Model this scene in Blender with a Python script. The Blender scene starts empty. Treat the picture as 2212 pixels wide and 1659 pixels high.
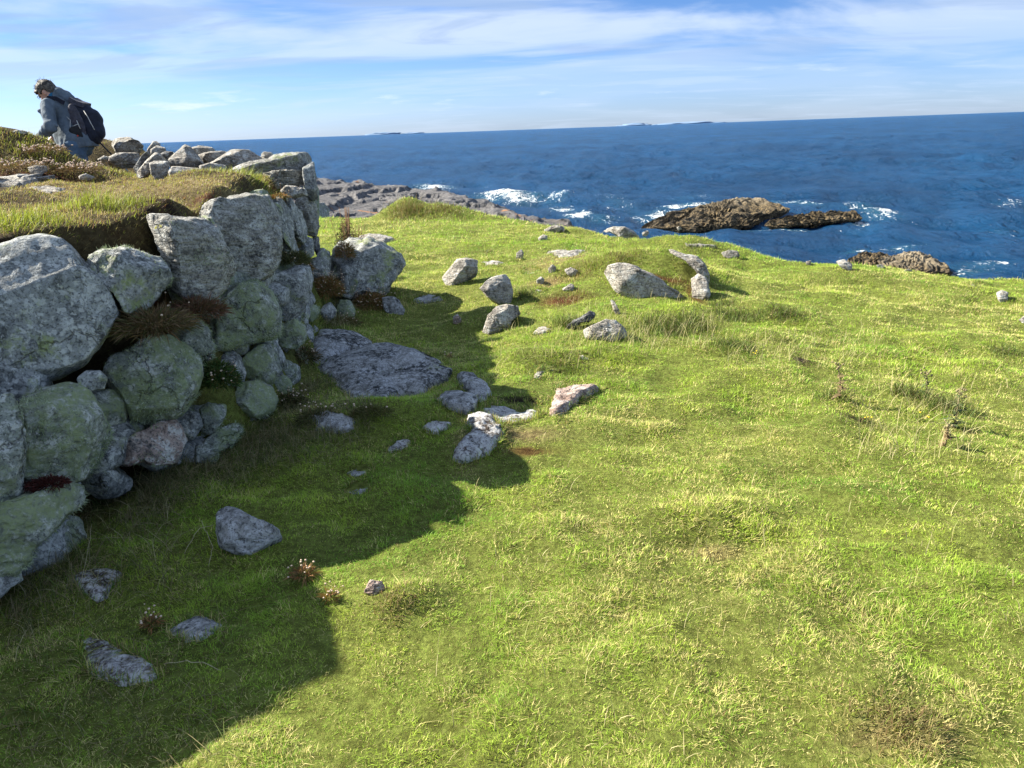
import bpy, bmesh, math, random
import numpy as np
from mathutils import Vector, Matrix
random.seed(7); RNG = np.random.default_rng(11)
scene = bpy.context.scene
C = scene.collection
R = math.radians

# ------------------------------------------------------------------ camera
CAM = np.array([0.0, 0.0, 1.6])
F, CX, CY = 1665.0, 1106.0, 829.5          # focal length and centre in photo units (photo 2212 wide)
PITCH, ROLL = R(18.24), R(2.05)
fw = np.array([0, math.cos(PITCH), -math.sin(PITCH)])
rt0 = np.array([1.0, 0, 0]); up0 = np.array([0, math.sin(PITCH), math.cos(PITCH)])
rt = math.cos(ROLL)*rt0 - math.sin(ROLL)*up0
up = math.cos(ROLL)*up0 + math.sin(ROLL)*rt0
cd = bpy.data.cameras.new('camera'); cam = bpy.data.objects.new('camera', cd); C.objects.link(cam)
cd.sensor_fit = 'HORIZONTAL'; cd.sensor_width = 36; cd.lens = 36*F/2212
cd.clip_start = 0.05; cd.clip_end = 60000
M = Matrix(((rt[0], up[0], -fw[0], CAM[0]), (rt[1], up[1], -fw[1], CAM[1]), (rt[2], up[2], -fw[2], CAM[2]), (0, 0, 0, 1)))
cam.matrix_world = M
scene.camera = cam

# ------------------------------------------------------------------ sky, sun, exposure
SUN_EL, SUN_AZ = R(35.0), R(289.0)          # azimuth clockwise from +Y (sea side); sun stands to the left
sdir = np.array([math.sin(SUN_AZ)*math.cos(SUN_EL), math.cos(SUN_AZ)*math.cos(SUN_EL), math.sin(SUN_EL)])
world = bpy.data.worlds.new('World'); scene.world = world; world.use_nodes = True
wt = world.node_tree; wt.nodes.clear()
def wn(t, **k):
    n = wt.nodes.new(t)
    for a, b in k.items(): setattr(n, a, b)
    return n
wo = wn('ShaderNodeOutputWorld'); wb = wn('ShaderNodeBackground'); wb.inputs['Strength'].default_value = 0.059
sky = wn('ShaderNodeTexSky', sky_type='NISHITA', sun_disc=False, sun_elevation=SUN_EL, sun_rotation=SUN_AZ, air_density=1.0, dust_density=0.3, ozone_density=3.0)
tc = wn('ShaderNodeTexCoord'); sep = wn('ShaderNodeSeparateXYZ'); wt.links.new(tc.outputs['Generated'], sep.inputs[0])
def wm(op, a, b=None, c=None, clamp=False):
    n = wn('ShaderNodeMath', operation=op); n.use_clamp = clamp
    for i, v in enumerate((a, b, c)):
        if v is None: continue
        if hasattr(v, 'links'): wt.links.new(v, n.inputs[i])
        else: n.inputs[i].default_value = v
    return n.outputs[0]
zc = wm('MAXIMUM', sep.outputs[2], 0.0)
den = wm('ADD', zc, 0.085)
px = wm('DIVIDE', sep.outputs[0], den); py = wm('DIVIDE', sep.outputs[1], den)
def wnoise(sx, sy, off, scale, detail, rough, dist=0.0):
    cb = wn('ShaderNodeCombineXYZ')
    wt.links.new(wm('MULTIPLY', px, sx), cb.inputs[0]); wt.links.new(wm('MULTIPLY', py, sy), cb.inputs[1]); cb.inputs[2].default_value = off
    n = wn('ShaderNodeTexNoise'); n.inputs['Scale'].default_value = scale; n.inputs['Detail'].default_value = detail
    n.inputs['Roughness'].default_value = rough; n.inputs['Distortion'].default_value = dist
    wt.links.new(cb.outputs[0], n.inputs['Vector']); return n.outputs['Fac']
def wramp(v, a, b):
    n = wn('ShaderNodeMapRange', interpolation_type='SMOOTHSTEP'); n.inputs[1].default_value = a; n.inputs[2].default_value = b
    wt.links.new(v, n.inputs[0]); return n.outputs[0]
def wmix(f, a, b):
    n = wn('ShaderNodeMix', data_type='RGBA')
    for s, v in ((n.inputs[0], f), (n.inputs[6], a), (n.inputs[7], b)):
        if hasattr(v, 'links'): wt.links.new(v, s)
        else: s.default_value = v
    return n.outputs[2]
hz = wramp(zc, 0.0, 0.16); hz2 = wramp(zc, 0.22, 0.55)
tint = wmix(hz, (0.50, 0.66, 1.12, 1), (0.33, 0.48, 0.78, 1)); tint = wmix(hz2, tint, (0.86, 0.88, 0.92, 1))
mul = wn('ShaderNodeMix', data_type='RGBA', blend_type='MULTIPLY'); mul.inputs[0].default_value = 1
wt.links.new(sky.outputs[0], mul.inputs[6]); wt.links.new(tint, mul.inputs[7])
big = wramp(wnoise(0.8, 1.0, 3.1, 0.62, 7, 0.52, 0.5), 0.40, 0.60)
elev = wramp(zc, 0.035, 0.12)
sheet = wm('MULTIPLY', big, wm('MULTIPLY_ADD', elev, 0.62, 0.16))
col = wmix(sheet, mul.outputs[2], (4.3, 5.0, 6.1, 1))
wisp = wramp(wnoise(1.2, 2.6, 9.0, 0.8, 9, 0.60, 0.6), 0.50, 0.70)
col = wmix(wm('MULTIPLY', wisp, 0.34), col, (3.9, 4.7, 6.0, 1))
dark = wramp(wnoise(1.0, 1.8, 21.0, 0.7, 8, 0.55, 0.6), 0.50, 0.62)
col = wmix(wm('MULTIPLY', wm('MULTIPLY', dark, elev), 0.62), col, (2.2, 3.1, 4.7, 1))
# small bright cumulus low over the horizon
cbm = wn('ShaderNodeCombineXYZ')
wt.links.new(wm('MULTIPLY', sep.outputs[0], 6.0), cbm.inputs[0]); wt.links.new(wm('MULTIPLY', sep.outputs[2], 42.0), cbm.inputs[1]); cbm.inputs[2].default_value = 4.4
nn = wn('ShaderNodeTexNoise'); nn.inputs['Scale'].default_value = 1.0; nn.inputs['Detail'].default_value = 8; nn.inputs['Roughness'].default_value = 0.6
wt.links.new(cbm.outputs[0], nn.inputs['Vector'])
cum = wramp(nn.outputs['Fac'], 0.60, 0.72)
band = wm('MULTIPLY', wramp(zc, 0.005, 0.02), wm('SUBTRACT', 1.0, wramp(zc, 0.04, 0.075)))
col = wmix(wm('MULTIPLY', wm('MULTIPLY', cum, band), 0.5), col, (5.6, 6.1, 6.8, 1))
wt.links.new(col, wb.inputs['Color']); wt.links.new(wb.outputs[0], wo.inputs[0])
sd = bpy.data.lights.new('sun', 'SUN'); sd.energy = 5.0; sd.angle = R(0.5); sd.color = (1.0, 0.93, 0.80)
sun = bpy.data.objects.new('sun', sd); C.objects.link(sun)
sun.rotation_euler = Vector(sdir).to_track_quat('Z', 'Y').to_euler(); sun.location = (-20, 0, 20)
vs = scene.view_settings; vs.view_transform = 'Standard'; vs.look = 'None'; vs.exposure = 1.65; vs.gamma = 1.0
scene.cycles.max_bounces = 6; scene.cycles.transparent_max_bounces = 4

# ------------------------------------------------------------------ maths helpers
_perm = np.random.default_rng(5).permutation(256); _perm = np.concatenate([_perm, _perm, _perm])
_gr = np.random.default_rng(6).normal(size=(256, 3)); _gr /= np.linalg.norm(_gr, axis=1)[:, None]
def noise(p):
    p = np.asarray(p, float); i = np.floor(p).astype(int); f = p - i; i &= 255
    w = f*f*f*(f*(f*6-15)+10); out = 0
    for dx in (0, 1):
        a = _perm[i[:, 0]+dx]; wx = w[:, 0] if dx else 1-w[:, 0]
        for dy in (0, 1):
            b = _perm[a+i[:, 1]+dy]; wy = w[:, 1] if dy else 1-w[:, 1]
            for dz in (0, 1):
                g = _gr[_perm[b+i[:, 2]+dz]]; wz = w[:, 2] if dz else 1-w[:, 2]
                out = out + wx*wy*wz*((f-[dx, dy, dz])*g).sum(1)
    return out*1.6
def fbm(p, o=4, r=0.5):
    p = np.asarray(p, float); s = 0; a = 1; t = 0
    for k in range(o):
        s = s + a*noise(p*2**k + 17.3*k); t += a; a *= r
    return s/t
def ridged(p, o=4):
    p = np.asarray(p, float); s = 0; a = 1; t = 0
    for k in range(o):
        s = s + a*(1-np.abs(noise(p*2**k+31.7*k))*2); t += a; a *= .5
    return s/t
def fbm2(x, y, sc, o=4, off=0.0, r=0.5):
    return fbm(np.stack([x*sc, y*sc, np.full_like(x, off)], 1), o, r)
def ss(a, b, x):
    t = np.clip((x-a)/(b-a), 0, 1); return t*t*(3-2*t)
def ray(u, v):
    u = np.asarray(u, float); v = np.asarray(v, float)
    return fw + ((u-CX)/F)[..., None]*rt - ((v-CY)/F)[..., None]*up
def P(u, v, D): return CAM + ray(u, v)*np.asarray(D, float)[..., None]
ZK = {'d': (0, 0, 1), '1': (0, 128, .1929), '2': (0, 341.4, .3472), '3': (0, 725.4, .3472), '4': (597.4, 469.4, .30864), '5': (938.7, 495, .30864),
      '6': (640, 298.7, .36166), '7': (1280.1, 341.4, .4213), '8': (0, 1152.1, .3472), 'A': (512, 315.8, .24693), 'B': (213.4, 290.2, .21605),
      'C': (0, 853.4, .30869), 'E': (1621.5, 725.4, .26698), 'F': (51.2, 162.1, .11831)}
def px_(k, pts):
    ox, oy, s = ZK[k]; a = np.array(pts, float).reshape(-1, 2)
    return a*s + [ox, oy]

# ------------------------------------------------------------------ terrain height
WY = np.array([-6, 1.0, 2.4, 3.4, 4.1, 5.1, 6.8, 7.6, 8.1, 9.5, 14.0]); WX = np.array([-2.6, -2.2, -1.88, -1.76, -1.50, -1.48, -1.66, -1.75, -2.1, -3.4, -7.8])
def xf(y): return np.interp(y, WY, WX)
BAT = 0.14
SEA = -8.0
def edge_y(x):   # where the turf breaks towards the sea
    return np.interp(x, [-30, -9, -4, -.5, 1.0, 2.0, 3.4, 4.4, 5.4, 7.5, 12, 30], [26, 21, 18.0, 17.0, 14.5, 12.0, 10.9, 10.0, 9.5, 9.2, 8.5, 6])
MOUNDS = []      # x, y, rx, ry, h
def ground_z(x, y):
    z = -0.075*np.logaddexp(0, (x-1.2)*2)/2 - 0.02*np.maximum(y-8, 0)
    z = z + fbm2(x, y, .55, 3, 1.0)*.10*ss(1.2, 4, y) + fbm2(x, y, 1.9, 3, 5.0)*.075 + fbm2(x, y, 5, 3, 8.0)*.026
    for mx, my, rx, ry, h in MOUNDS:
        z = z + h*np.exp(-((x-mx)/rx)**2-((y-my)/ry)**2)
    s = y-edge_y(x)
    sp = np.log1p(np.exp(np.clip(s*2.2, -40, 40)))/2.2; sp = np.where(s > 15, s, sp)
    z = z - np.where(sp < 4, .10*sp**2, 1.6+.8*(sp-4))
    z = z - .10*np.exp(-((x-(-.75))/.8)**2-((y-6.3)/1.8)**2)
    return np.maximum(z, SEA-2.5)
def bank_z(x, y):
    b = 1.20 + .052*(np.minimum(y, 5.8)-3.6) - .06*ss(5.8, 7.2, y) - .08*ss(2.6, 1.3, y)
    b = b + fbm2(x, y, 1.3, 3, 3.0)*.09 + fbm2(x, y, 5, 3, 4.0)*.035
    for mx, my, rx, ry, h in BMOUNDS:
        b = b + h*np.exp(-((x-mx)/rx)**2-((y-my)/ry)**2)
    return b
BMOUNDS = [(-4.85, 7.85, .75, .5, .56), (-2.6, 2.80, .55, .40, .26), (-2.3, 2.35, .2, .14, .10), (-2.35, 3.0, .16, .12, .09), (-3.0, 4.75, .5, .35, .10), (-5.05, 9.0, .75, .6, -.75), (-2.15, 4.9, .22, .22, -.20), (-2.6, 5.05, .3, .18, -.14),
           (-5.3, 10.3, 1.1, .6, .42), (-2.35, 6.2, .35, .5, .05), (-2.5, 3.95, .35, .5, .05)]
def H(x, y):
    x = np.asarray(x, float); y = np.asarray(y, float); sh = x.shape; x = x.ravel(); y = y.ravel()
    g = ground_z(x, y); b = bank_z(x, y)
    d = xf(y)-x + fbm2(x, y, 3, 2, 6.6)*.06
    m = np.clip((d+.02-.26*ss(4.0, 3.4, y)*ss(.2, .5, d+.3))/.44, 0, 1); m = m*.35+.65*ss(0, 1, m)
    m = m*ss(14, 10.5, y)
    return (g+(b-g)*m).reshape(sh)
def hit(u, v, face=False, dmax=70.0):
    """distance along the rays where they meet the ground (or the battered wall face)"""
    u = np.atleast_1d(np.asarray(u, float)); v = np.atleast_1d(np.asarray(v, float))
    Ds = np.geomspace(1.2, dmax, 420); r = ray(u, v)
    out = np.full(u.shape, np.nan)
    pp = CAM + r[:, None, :]*Ds[None, :, None]
    if face: f = pp[..., 0] - (xf(pp[..., 1]) - BAT*pp[..., 2])
    else: f = pp[..., 2] - H(pp[..., 0], pp[..., 1])
    for k in range(len(u)):
        w = np.where(f[k] < 0)[0]
        if len(w):
            i = w[0]
            out[k] = Ds[0] if i == 0 else Ds[i-1]+(Ds[i]-Ds[i-1])*f[k, i-1]/(f[k, i-1]-f[k, i])
    return out
for (k, u, v, D, rx, ry, h) in [('d', 1400, 590, 8.6, .95, .6, .34), ('d', 1500, 505, 11.6, .9, .8, .20), ('d', 870, 440, 17.2, .55, .8, .42), ('d', 960, 447, 17.0, .7, .8, .26),
        ('d', 870, 1290, 2.75, .13, .12, .06), ('d', 1230, 550, 9.6, .7, .5, .10), ('d', 1450, 700, 7.0, .5, .35, .07), ('d', 1660, 690, 7.2, .4, .35, .07), ('d', 1880, 560, 9.6, 1.0, .8, .08),
        ('d', 860, 880, 4.7, .35, .3, .07), ('d', 1940, 1560, 2.3, .2, .16, .05), ('d', 1540, 1200, 3.4, .2, .15, .03), ('d', 1180, 800, 5.8, .35, .2, .05), ('d', 760, 900, 4.6, .5, .35, .08)]:
    q = P(u, v, D); MOUNDS.append((q[0], q[1], rx, ry, h))
BARE = []  # x, y, rx, ry, kind  (patches of bare or red-brown soil)

# ------------------------------------------------------------------ mesh helpers
def mesh_obj(name, V, Fc, mat, parent=None, smooth=True, origin=None, attrs=None):
    V = np.asarray(V, float).reshape(-1, 3); Fc = np.asarray(Fc, int)
    o3 = np.array(origin if origin is not None else (0, 0, 0), float)
    me = bpy.data.meshes.new(name); n = Fc.shape[1]
    me.vertices.add(len(V)); me.vertices.foreach_set('co', (V-o3).ravel())
    me.loops.add(Fc.size); me.loops.foreach_set('vertex_index', Fc.ravel())
    me.polygons.add(len(Fc)); me.polygons.foreach_set('loop_start', np.arange(0, Fc.size, n)); me.polygons.foreach_set('loop_total', np.full(len(Fc), n))
    me.polygons.foreach_set('use_smooth', np.full(len(Fc), smooth))
    me.update(calc_edges=True)
    for an, arr in (attrs or {}).items():
        arr = np.asarray(arr, float)
        if arr.ndim == 2:
            a = me.attributes.new(an, 'FLOAT_COLOR', 'POINT'); c = np.ones((len(V), 4)); c[:, :3] = arr[:, :3]; a.data.foreach_set('color', c.ravel())
        else:
            a = me.attributes.new(an, 'FLOAT', 'POINT'); a.data.foreach_set('value', arr)
    if mat: me.materials.append(mat)
    o = bpy.data.objects.new(name, me); C.objects.link(o)
    if parent is None: o.location = o3
    else:
        o.parent = parent; pl = Vector(parent.location)
        if parent.parent: pl = pl + Vector(parent.parent.location)
        o.location = Vector(o3)-pl
    return o
def tag(o, label=None, cat=None, group=None, kind=None):
    if label: o['label'] = label
    if cat: o['category'] = cat
    if group: o['group'] = group
    if kind: o['kind'] = kind
    return o
def empty(name, loc, label, cat, group=None):
    o = bpy.data.objects.new(name, None); C.objects.link(o); o.location = loc; o.empty_display_size = .1
    return tag(o, label, cat, group)
_ico = {}
def ico(n):
    if n not in _ico:
        bm = bmesh.new(); bmesh.ops.create_icosphere(bm, subdivisions=n, radius=1)
        _ico[n] = (np.array([v.co[:] for v in bm.verts]), np.array([[v.index for v in f.verts] for f in bm.faces])); bm.free()
    return _ico[n]
def outline_fn(poly, c):
    """radial function of a polygon about c (farthest crossing)"""
    T = np.linspace(-math.pi, math.pi, 361); rr = np.zeros(361); n = len(poly)
    for i, t in enumerate(T):
        d = np.array([math.cos(t), math.sin(t)])
        for a in range(n):
            p = poly[a]-c; q = poly[(a+1) % n]-c; e = q-p; det = d[0]*(-e[1])+d[1]*e[0]
            if abs(det) < 1e-12: continue
            s = (p[0]*(-e[1])+p[1]*e[0])/det; w = (d[0]*p[1]-d[1]*p[0])/det
            if s > 0 and -1e-6 <= w <= 1+1e-6: rr[i] = max(rr[i], s)
    k = np.array([1, 2, 3, 2, 1.]); k /= k.sum()
    r2 = np.convolve(np.concatenate([rr[-5:-1], rr, rr[1:5]]), k, 'same')[4:-4]
    return lambda th: np.interp(th, T, r2)
def centroid(p):
    x, y = p[:, 0], p[:, 1]; x1, y1 = np.roll(x, -1), np.roll(y, -1); a = x*y1-x1*y; A = a.sum()/2
    return np.array([((x+x1)*a).sum()/(6*A), ((y+y1)*a).sum()/(6*A)])
def vnormals(V, Fc):
    n = np.cross(V[Fc[:, 1]]-V[Fc[:, 0]], V[Fc[:, 2]]-V[Fc[:, 0]]); o = np.zeros_like(V)
    for k in range(3): np.add.at(o, Fc[:, k], n)
    return o/np.maximum(np.linalg.norm(o, axis=1), 1e-12)[:, None]
def roughen(V, Fc, size, amp, seed, strat=0.0, dirv=None):
    N = vnormals(V, Fc); q = V/size*2.2+seed*13.7
    if strat:
        q2 = V/size*np.array([2.5, 2.5, 2.5]); dv = dirv if dirv is not None else np.array([.2, .25, .95])
        along = (q2*dv).sum(1)[:, None]; q3 = (q2-along*dv)*.9+along*dv*7+seed*5
        V = V+N*(ridged(q3, 3)[:, None]-.4)*size*strat
    d = fbm(q, 3)*.9+(ridged(q*1.7+3, 4)-.55)*.8
    V = V+N*(d*size*amp)[:, None]
    N = vnormals(V, Fc)
    return V+N*(fbm(V/size*14+seed, 3)*size*amp*.22)[:, None]
FOOT = []   # footprints of rocks, to keep grass blades out: (centre xy, outline function)
def stone_mesh(poly, mode, grow=1.0, T=None, D=None, seed=0, amp=.05, strat=0.0, h=None, sq=2.8, tilt=.6, lift=0.0, sub=None, stretch=True):
    c = centroid(poly); poly = c+(poly-c)*grow; rf = outline_fn(poly, c); ext = poly.max(0)-poly.min(0); pxs = max(ext)
    lev = sub or (6 if pxs > 230 else 5 if pxs > 42 else 4)
    S, Fc = ico(lev); r = np.hypot(S[:, 0], S[:, 1]); th = np.arctan2(-S[:, 1], S[:, 0])
    t = 1/np.power(np.power(r, sq)+np.power(np.abs(S[:, 2]), sq), 1/sq); s = r*t; w = S[:, 2]*t
    rng = random.Random(seed)
    if mode in 'fu':
        if mode == 'f':
            Dc = hit([c[0]], [c[1]], True)[0] if D is None else D
            q = np.vstack([poly, c]); dv = hit(q[:, 0], q[:, 1], True); lim = .5*pxs*Dc/F*1.2
            dv = np.where(np.isnan(dv), Dc+lim, dv); dv = np.clip(dv, Dc-lim, Dc+lim); A = np.c_[q-c, np.ones(len(q))]
            g = np.linalg.lstsq(A, dv, rcond=None)[0]; gx, gy = g[0]*tilt, g[1]*tilt
        else:
            if D is None:
                b = poly[np.argmax(poly[:, 1])]; D = hit([b[0]], [b[1]])[0]
                if np.isnan(D): D = 12.0
                Tt = T if T else .38*min(ext[0], ext[1]*1.4)*D/F*1.1; D = D+Tt*.7
            Dc = D; gx = 0; gy = -.15*Dc/F*1.0
            if stretch: poly = poly.copy(); lo_ = poly[:, 1] > c[1]; poly[lo_, 1] = c[1]+(poly[lo_, 1]-c[1])*1.3; poly[lo_, 0] = c[0]+(poly[lo_, 0]-c[0])*1.06; rf = outline_fn(poly, c)
        size = math.sqrt(ext[0]*ext[1])*Dc/F
        if T is None: T = .42*min(ext[0], ext[1]*1.6)*Dc/F*(1.1 if mode == 'f' else 1.0)
        rad = rf(th)*s; uu = c[0]+np.cos(th)*rad; vv = c[1]+np.sin(th)*rad
        DD = Dc+gx*(uu-c[0])+gy*(vv-c[1])-T*w
        V = P(uu, vv, DD); view = ray(*c); view = view/np.linalg.norm(view)
        cen = P(*c, Dc); ax = -view
        fl = ax+np.array([rng.gauss(0, .2), rng.gauss(0, .2), rng.gauss(0, .2)]); fl /= np.linalg.norm(fl); pr = (V-cen)@fl; V = V-fl*(np.maximum(pr-pr.max()*(.60 if sq > 2.7 else .8), 0)*.92)[:, None]
        for k in range(9 if sq > 2.7 else 3):
            n = ax+np.array([rng.gauss(0, .75), rng.gauss(0, .75), rng.gauss(0, .75)+.15]); n /= np.linalg.norm(n)
            pr = (V-cen)@n; hh = pr.max()*rng.uniform(.70, .90); e = np.maximum(pr-hh, 0)
            V = V-n*(e*.93)[:, None]
        V = roughen(V, Fc, size, amp, seed, strat)
        if mode == 'u':
            fp = V[np.abs(V[:, 2]-V[:, 2].min()) < .5*(V[:, 2].max()-V[:, 2].min())]
        ft = np.array([(V[:, 0].max()+V[:, 0].min())/2, (V[:, 1].max()+V[:, 1].min())/2]); a_, b_ = np.ptp(V[:, 0])/2*.85, np.ptp(V[:, 1])/2*.85
        if mode == 'u': FOOT.append((ft, lambda tt, a_=a_, b_=b_: a_*b_/np.hypot(b_*np.cos(tt), a_*np.sin(tt)), max(a_, b_), V[:, 2].max()))
    else:
        Dp = hit(poly[:, 0], poly[:, 1]); Dp = np.where(np.isnan(Dp), np.nanmean(Dp), Dp)
        W = P(poly[:, 0], poly[:, 1], Dp)[:, :2]
        if h is None: h = .16*math.sqrt(np.ptp(W[:, 0])*np.ptp(W[:, 1]))
        h *= .75
        W = W + (W-centroid(W))*.06 + np.array([0, h*.35])
        cw = centroid(W); rw = outline_fn(W, cw); size = math.sqrt(np.ptp(W[:, 0])*np.ptp(W[:, 1]))
        th2 = np.arctan2(S[:, 1], S[:, 0]); rad = rw(th2)*s; X = cw[0]+np.cos(th2)*rad; Y = cw[1]+np.sin(th2)*rad
        tx, ty = rng.uniform(-.1, .1), rng.uniform(-.12, .02)
        base = H(np.full(X.shape, cw[0])*.5+X*.5, np.full(Y.shape, cw[1])*.5+Y*.5)
        Z = base+w*np.where(w > 0, h, .12)+lift+(tx*(X-cw[0])+ty*(Y-cw[1]))*np.maximum(w, 0)*.6-.02
        V = roughen(np.stack([X, Y, Z], 1), Fc, size, amp, seed, strat)
        FOOT.append((cw, rw, max(np.ptp(W[:, 0]), np.ptp(W[:, 1])), V[:, 2].max()))
    return V, Fc, size
# ------------------------------------------------------------------ materials
class NT:
    def __init__(s, name):
        s.m = bpy.data.materials.new(name); s.m.use_nodes = True; s.t = s.m.node_tree; s.b = s.t.nodes['Principled BSDF']; s.out = s.t.nodes['Material Output']
    def n(s, t, **k):
        n = s.t.nodes.new(t)
        for a, b in k.items(): setattr(n, a, b)
        return n
    def L(s, a, b): s.t.links.new(a, b)
    def set(s, sock, v):
        if hasattr(v, 'links'): s.L(v, sock)
        else: sock.default_value = v
    def coord(s, kind='Object', rnd=True, scale=(1, 1, 1)):
        tc = s.n('ShaderNodeTexCoord'); v = tc.outputs[kind]
        if rnd:
            oi = s.n('ShaderNodeObjectInfo'); a = s.n('ShaderNodeVectorMath', operation='MULTIPLY_ADD')
            cb = s.n('ShaderNodeCombineXYZ')
            for i in range(3): s.L(oi.outputs['Random'], cb.inputs[i])
            s.L(cb.outputs[0], a.inputs[0]); a.inputs[1].default_value = (37, 53, 71); s.L(v, a.inputs[2]); v = a.outputs[0]
        if scale != (1, 1, 1):
            a = s.n('ShaderNodeVectorMath', operation='MULTIPLY'); s.L(v, a.inputs[0]); a.inputs[1].default_value = scale; v = a.outputs[0]
        return v
    def noise(s, v, sc, det=5, rough=.55, dist=0, out='Fac'):
        n = s.n('ShaderNodeTexNoise'); n.inputs['Scale'].default_value = sc; n.inputs['Detail'].default_value = det
        n.inputs['Roughness'].default_value = rough; n.inputs['Distortion'].default_value = dist; s.L(v, n.inputs['Vector']); return n.outputs[out]
    def vor(s, v, sc, out='Distance', feature='F1'):
        n = s.n('ShaderNodeTexVoronoi', feature=feature); n.inputs['Scale'].default_value = sc; s.L(v, n.inputs['Vector']); return n.outputs[out]
    def ramp(s, f, a, b, lo=0., hi=1.):
        n = s.n('ShaderNodeMapRange', interpolation_type='SMOOTHSTEP'); s.L(f, n.inputs[0])
        for i, x in enumerate((a, b, lo, hi)): n.inputs[i+1].default_value = x
        return n.outputs[0]
    def mix(s, f, a, b, blend='MIX'):
        n = s.n('ShaderNodeMix', data_type='RGBA', blend_type=blend)
        for sk, v in ((n.inputs[0], f), (n.inputs[6], a), (n.inputs[7], b)):
            if isinstance(v, tuple): v = (*v, 1)
            s.set(sk, v)
        return n.outputs[2]
    def math(s, op, a, b=0., c=0.):
        n = s.n('ShaderNodeMath', operation=op)
        for i, v in enumerate((a, b, c)): s.set(n.inputs[i], v)
        return n.outputs[0]
    def bump(s, h, strength=.5, dist=.02, prev=None):
        n = s.n('ShaderNodeBump'); n.inputs['Strength'].default_value = strength; n.inputs['Distance'].default_value = dist
        s.L(h, n.inputs['Height'])
        if prev is not None: s.L(prev, n.inputs['Normal'])
        return n.outputs[0]
    def fin(s, col, rough=.9, nor=None, spec=.2):
        s.set(s.b.inputs['Base Color'], (*col, 1) if isinstance(col, tuple) else col)
        s.set(s.b.inputs['Roughness'], rough); s.b.inputs['Specular IOR Level'].default_value = spec
        if nor is not None: s.L(nor, s.b.inputs['Normal'])
        return s.m
def rock_mat(name, c1, c2, pale=(.55, .56, .53), dark=(.045, .048, .05), green=(.26, .30, .13), gthr=.62, pth=.5, dth=.6, fol=0.0, yel=0.0, sc=1.0, bs=.7):
    t = NT(name); v = t.coord()
    vf = t.coord(scale=(1.0, 1.6, 5.0)) if fol else v
    n1 = t.noise(v, 5*sc, 6, .6); base = t.mix(t.ramp(n1, .35, .65), c1, c2)
    if fol:
        nf = t.noise(vf, 9*sc, 7, .65, .4); base = t.mix(t.ramp(nf, .40, .62, 0, fol), base, tuple(.38*x for x in c1))
    sp = t.noise(v, 42*sc, 4, .7); base = t.mix(t.ramp(sp, .38, .66, 0, .75), base, t.mix(t.ramp(n1, .3, .7), tuple(1.5*x for x in c1), tuple(1.25*x for x in c2)))
    mo = t.noise(v, 11*sc, 9, .78, .5); base = t.mix(t.ramp(mo, .50, .60, 0, .75), base, pale); base = t.mix(t.ramp(mo, .47, .38, 0, .8), base, tuple(.33*x for x in c1))
    dk = t.math('MULTIPLY', t.ramp(t.noise(v, 3.1*sc, 7, .7, .3), dth-.06, dth+.05), t.ramp(t.noise(v, 26*sc, 4, .7), .42, .58))
    base = t.mix(dk, base, dark)
    grain = t.noise(v, 90*sc, 3, .6); base = t.mix(t.ramp(grain, .50, .66, 0, .75), base, dark)
    # pale crust lichen discs
    wv = t.n('ShaderNodeVectorMath', operation='MULTIPLY_ADD'); t.L(t.noise(v, 18*sc, 3, .6, 0, 'Color'), wv.inputs[0]); wv.inputs[1].default_value = (.09, .09, .09); t.L(v, wv.inputs[2])
    vd = t.vor(wv.outputs[0], 26*sc); disc = t.math('MULTIPLY', t.ramp(vd, .36, .26), t.ramp(t.noise(v, 2.2*sc, 5, .6), pth-.05, pth+.08))
    base = t.mix(t.math('MULTIPLY', disc, .6), base, pale)
    g = t.math('MULTIPLY', t.ramp(t.noise(v, 3.6*sc, 8, .72), gthr-.05, gthr+.06), t.ramp(t.noise(v, 55*sc, 2, .6), .3, .6, .35, 1))
    base = t.mix(g, base, green)
    if yel: base = t.mix(t.ramp(t.noise(v, 4.4*sc, 6, .7), yel, yel+.03, 0, .85), base, (.42, .40, .05))
    wc_ = t.n('ShaderNodeVectorMath', operation='MULTIPLY_ADD'); t.L(t.noise(v, 3*sc, 5, .6, 0, 'Color'), wc_.inputs[0]); wc_.inputs[1].default_value = (.5, .5, .5); t.L(v, wc_.inputs[2])
    ck = t.math('MULTIPLY', t.ramp(t.vor(wc_.outputs[0], 2.1*sc, feature='DISTANCE_TO_EDGE'), .018, .0), t.ramp(t.noise(v, 1.7*sc, 3, .5), .45, .6))
    base = t.mix(t.math('MULTIPLY', ck, .55), base, (.02, .018, .016))
    h = t.math('SUBTRACT', t.math('MULTIPLY', t.noise(v, 17*sc, 9, .68), 1.0), t.math('MULTIPLY', ck, 1.2)); h = t.math('ADD', h, t.math('MULTIPLY', t.ramp(t.noise(vf, 11*sc, 6, .6, .6), .3, .6), .6 if fol else .25))
    h = t.math('ADD', h, t.math('MULTIPLY', grain, .12))
    return t.fin(base, .92, t.bump(h, bs, .035/sc), .15)
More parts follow.
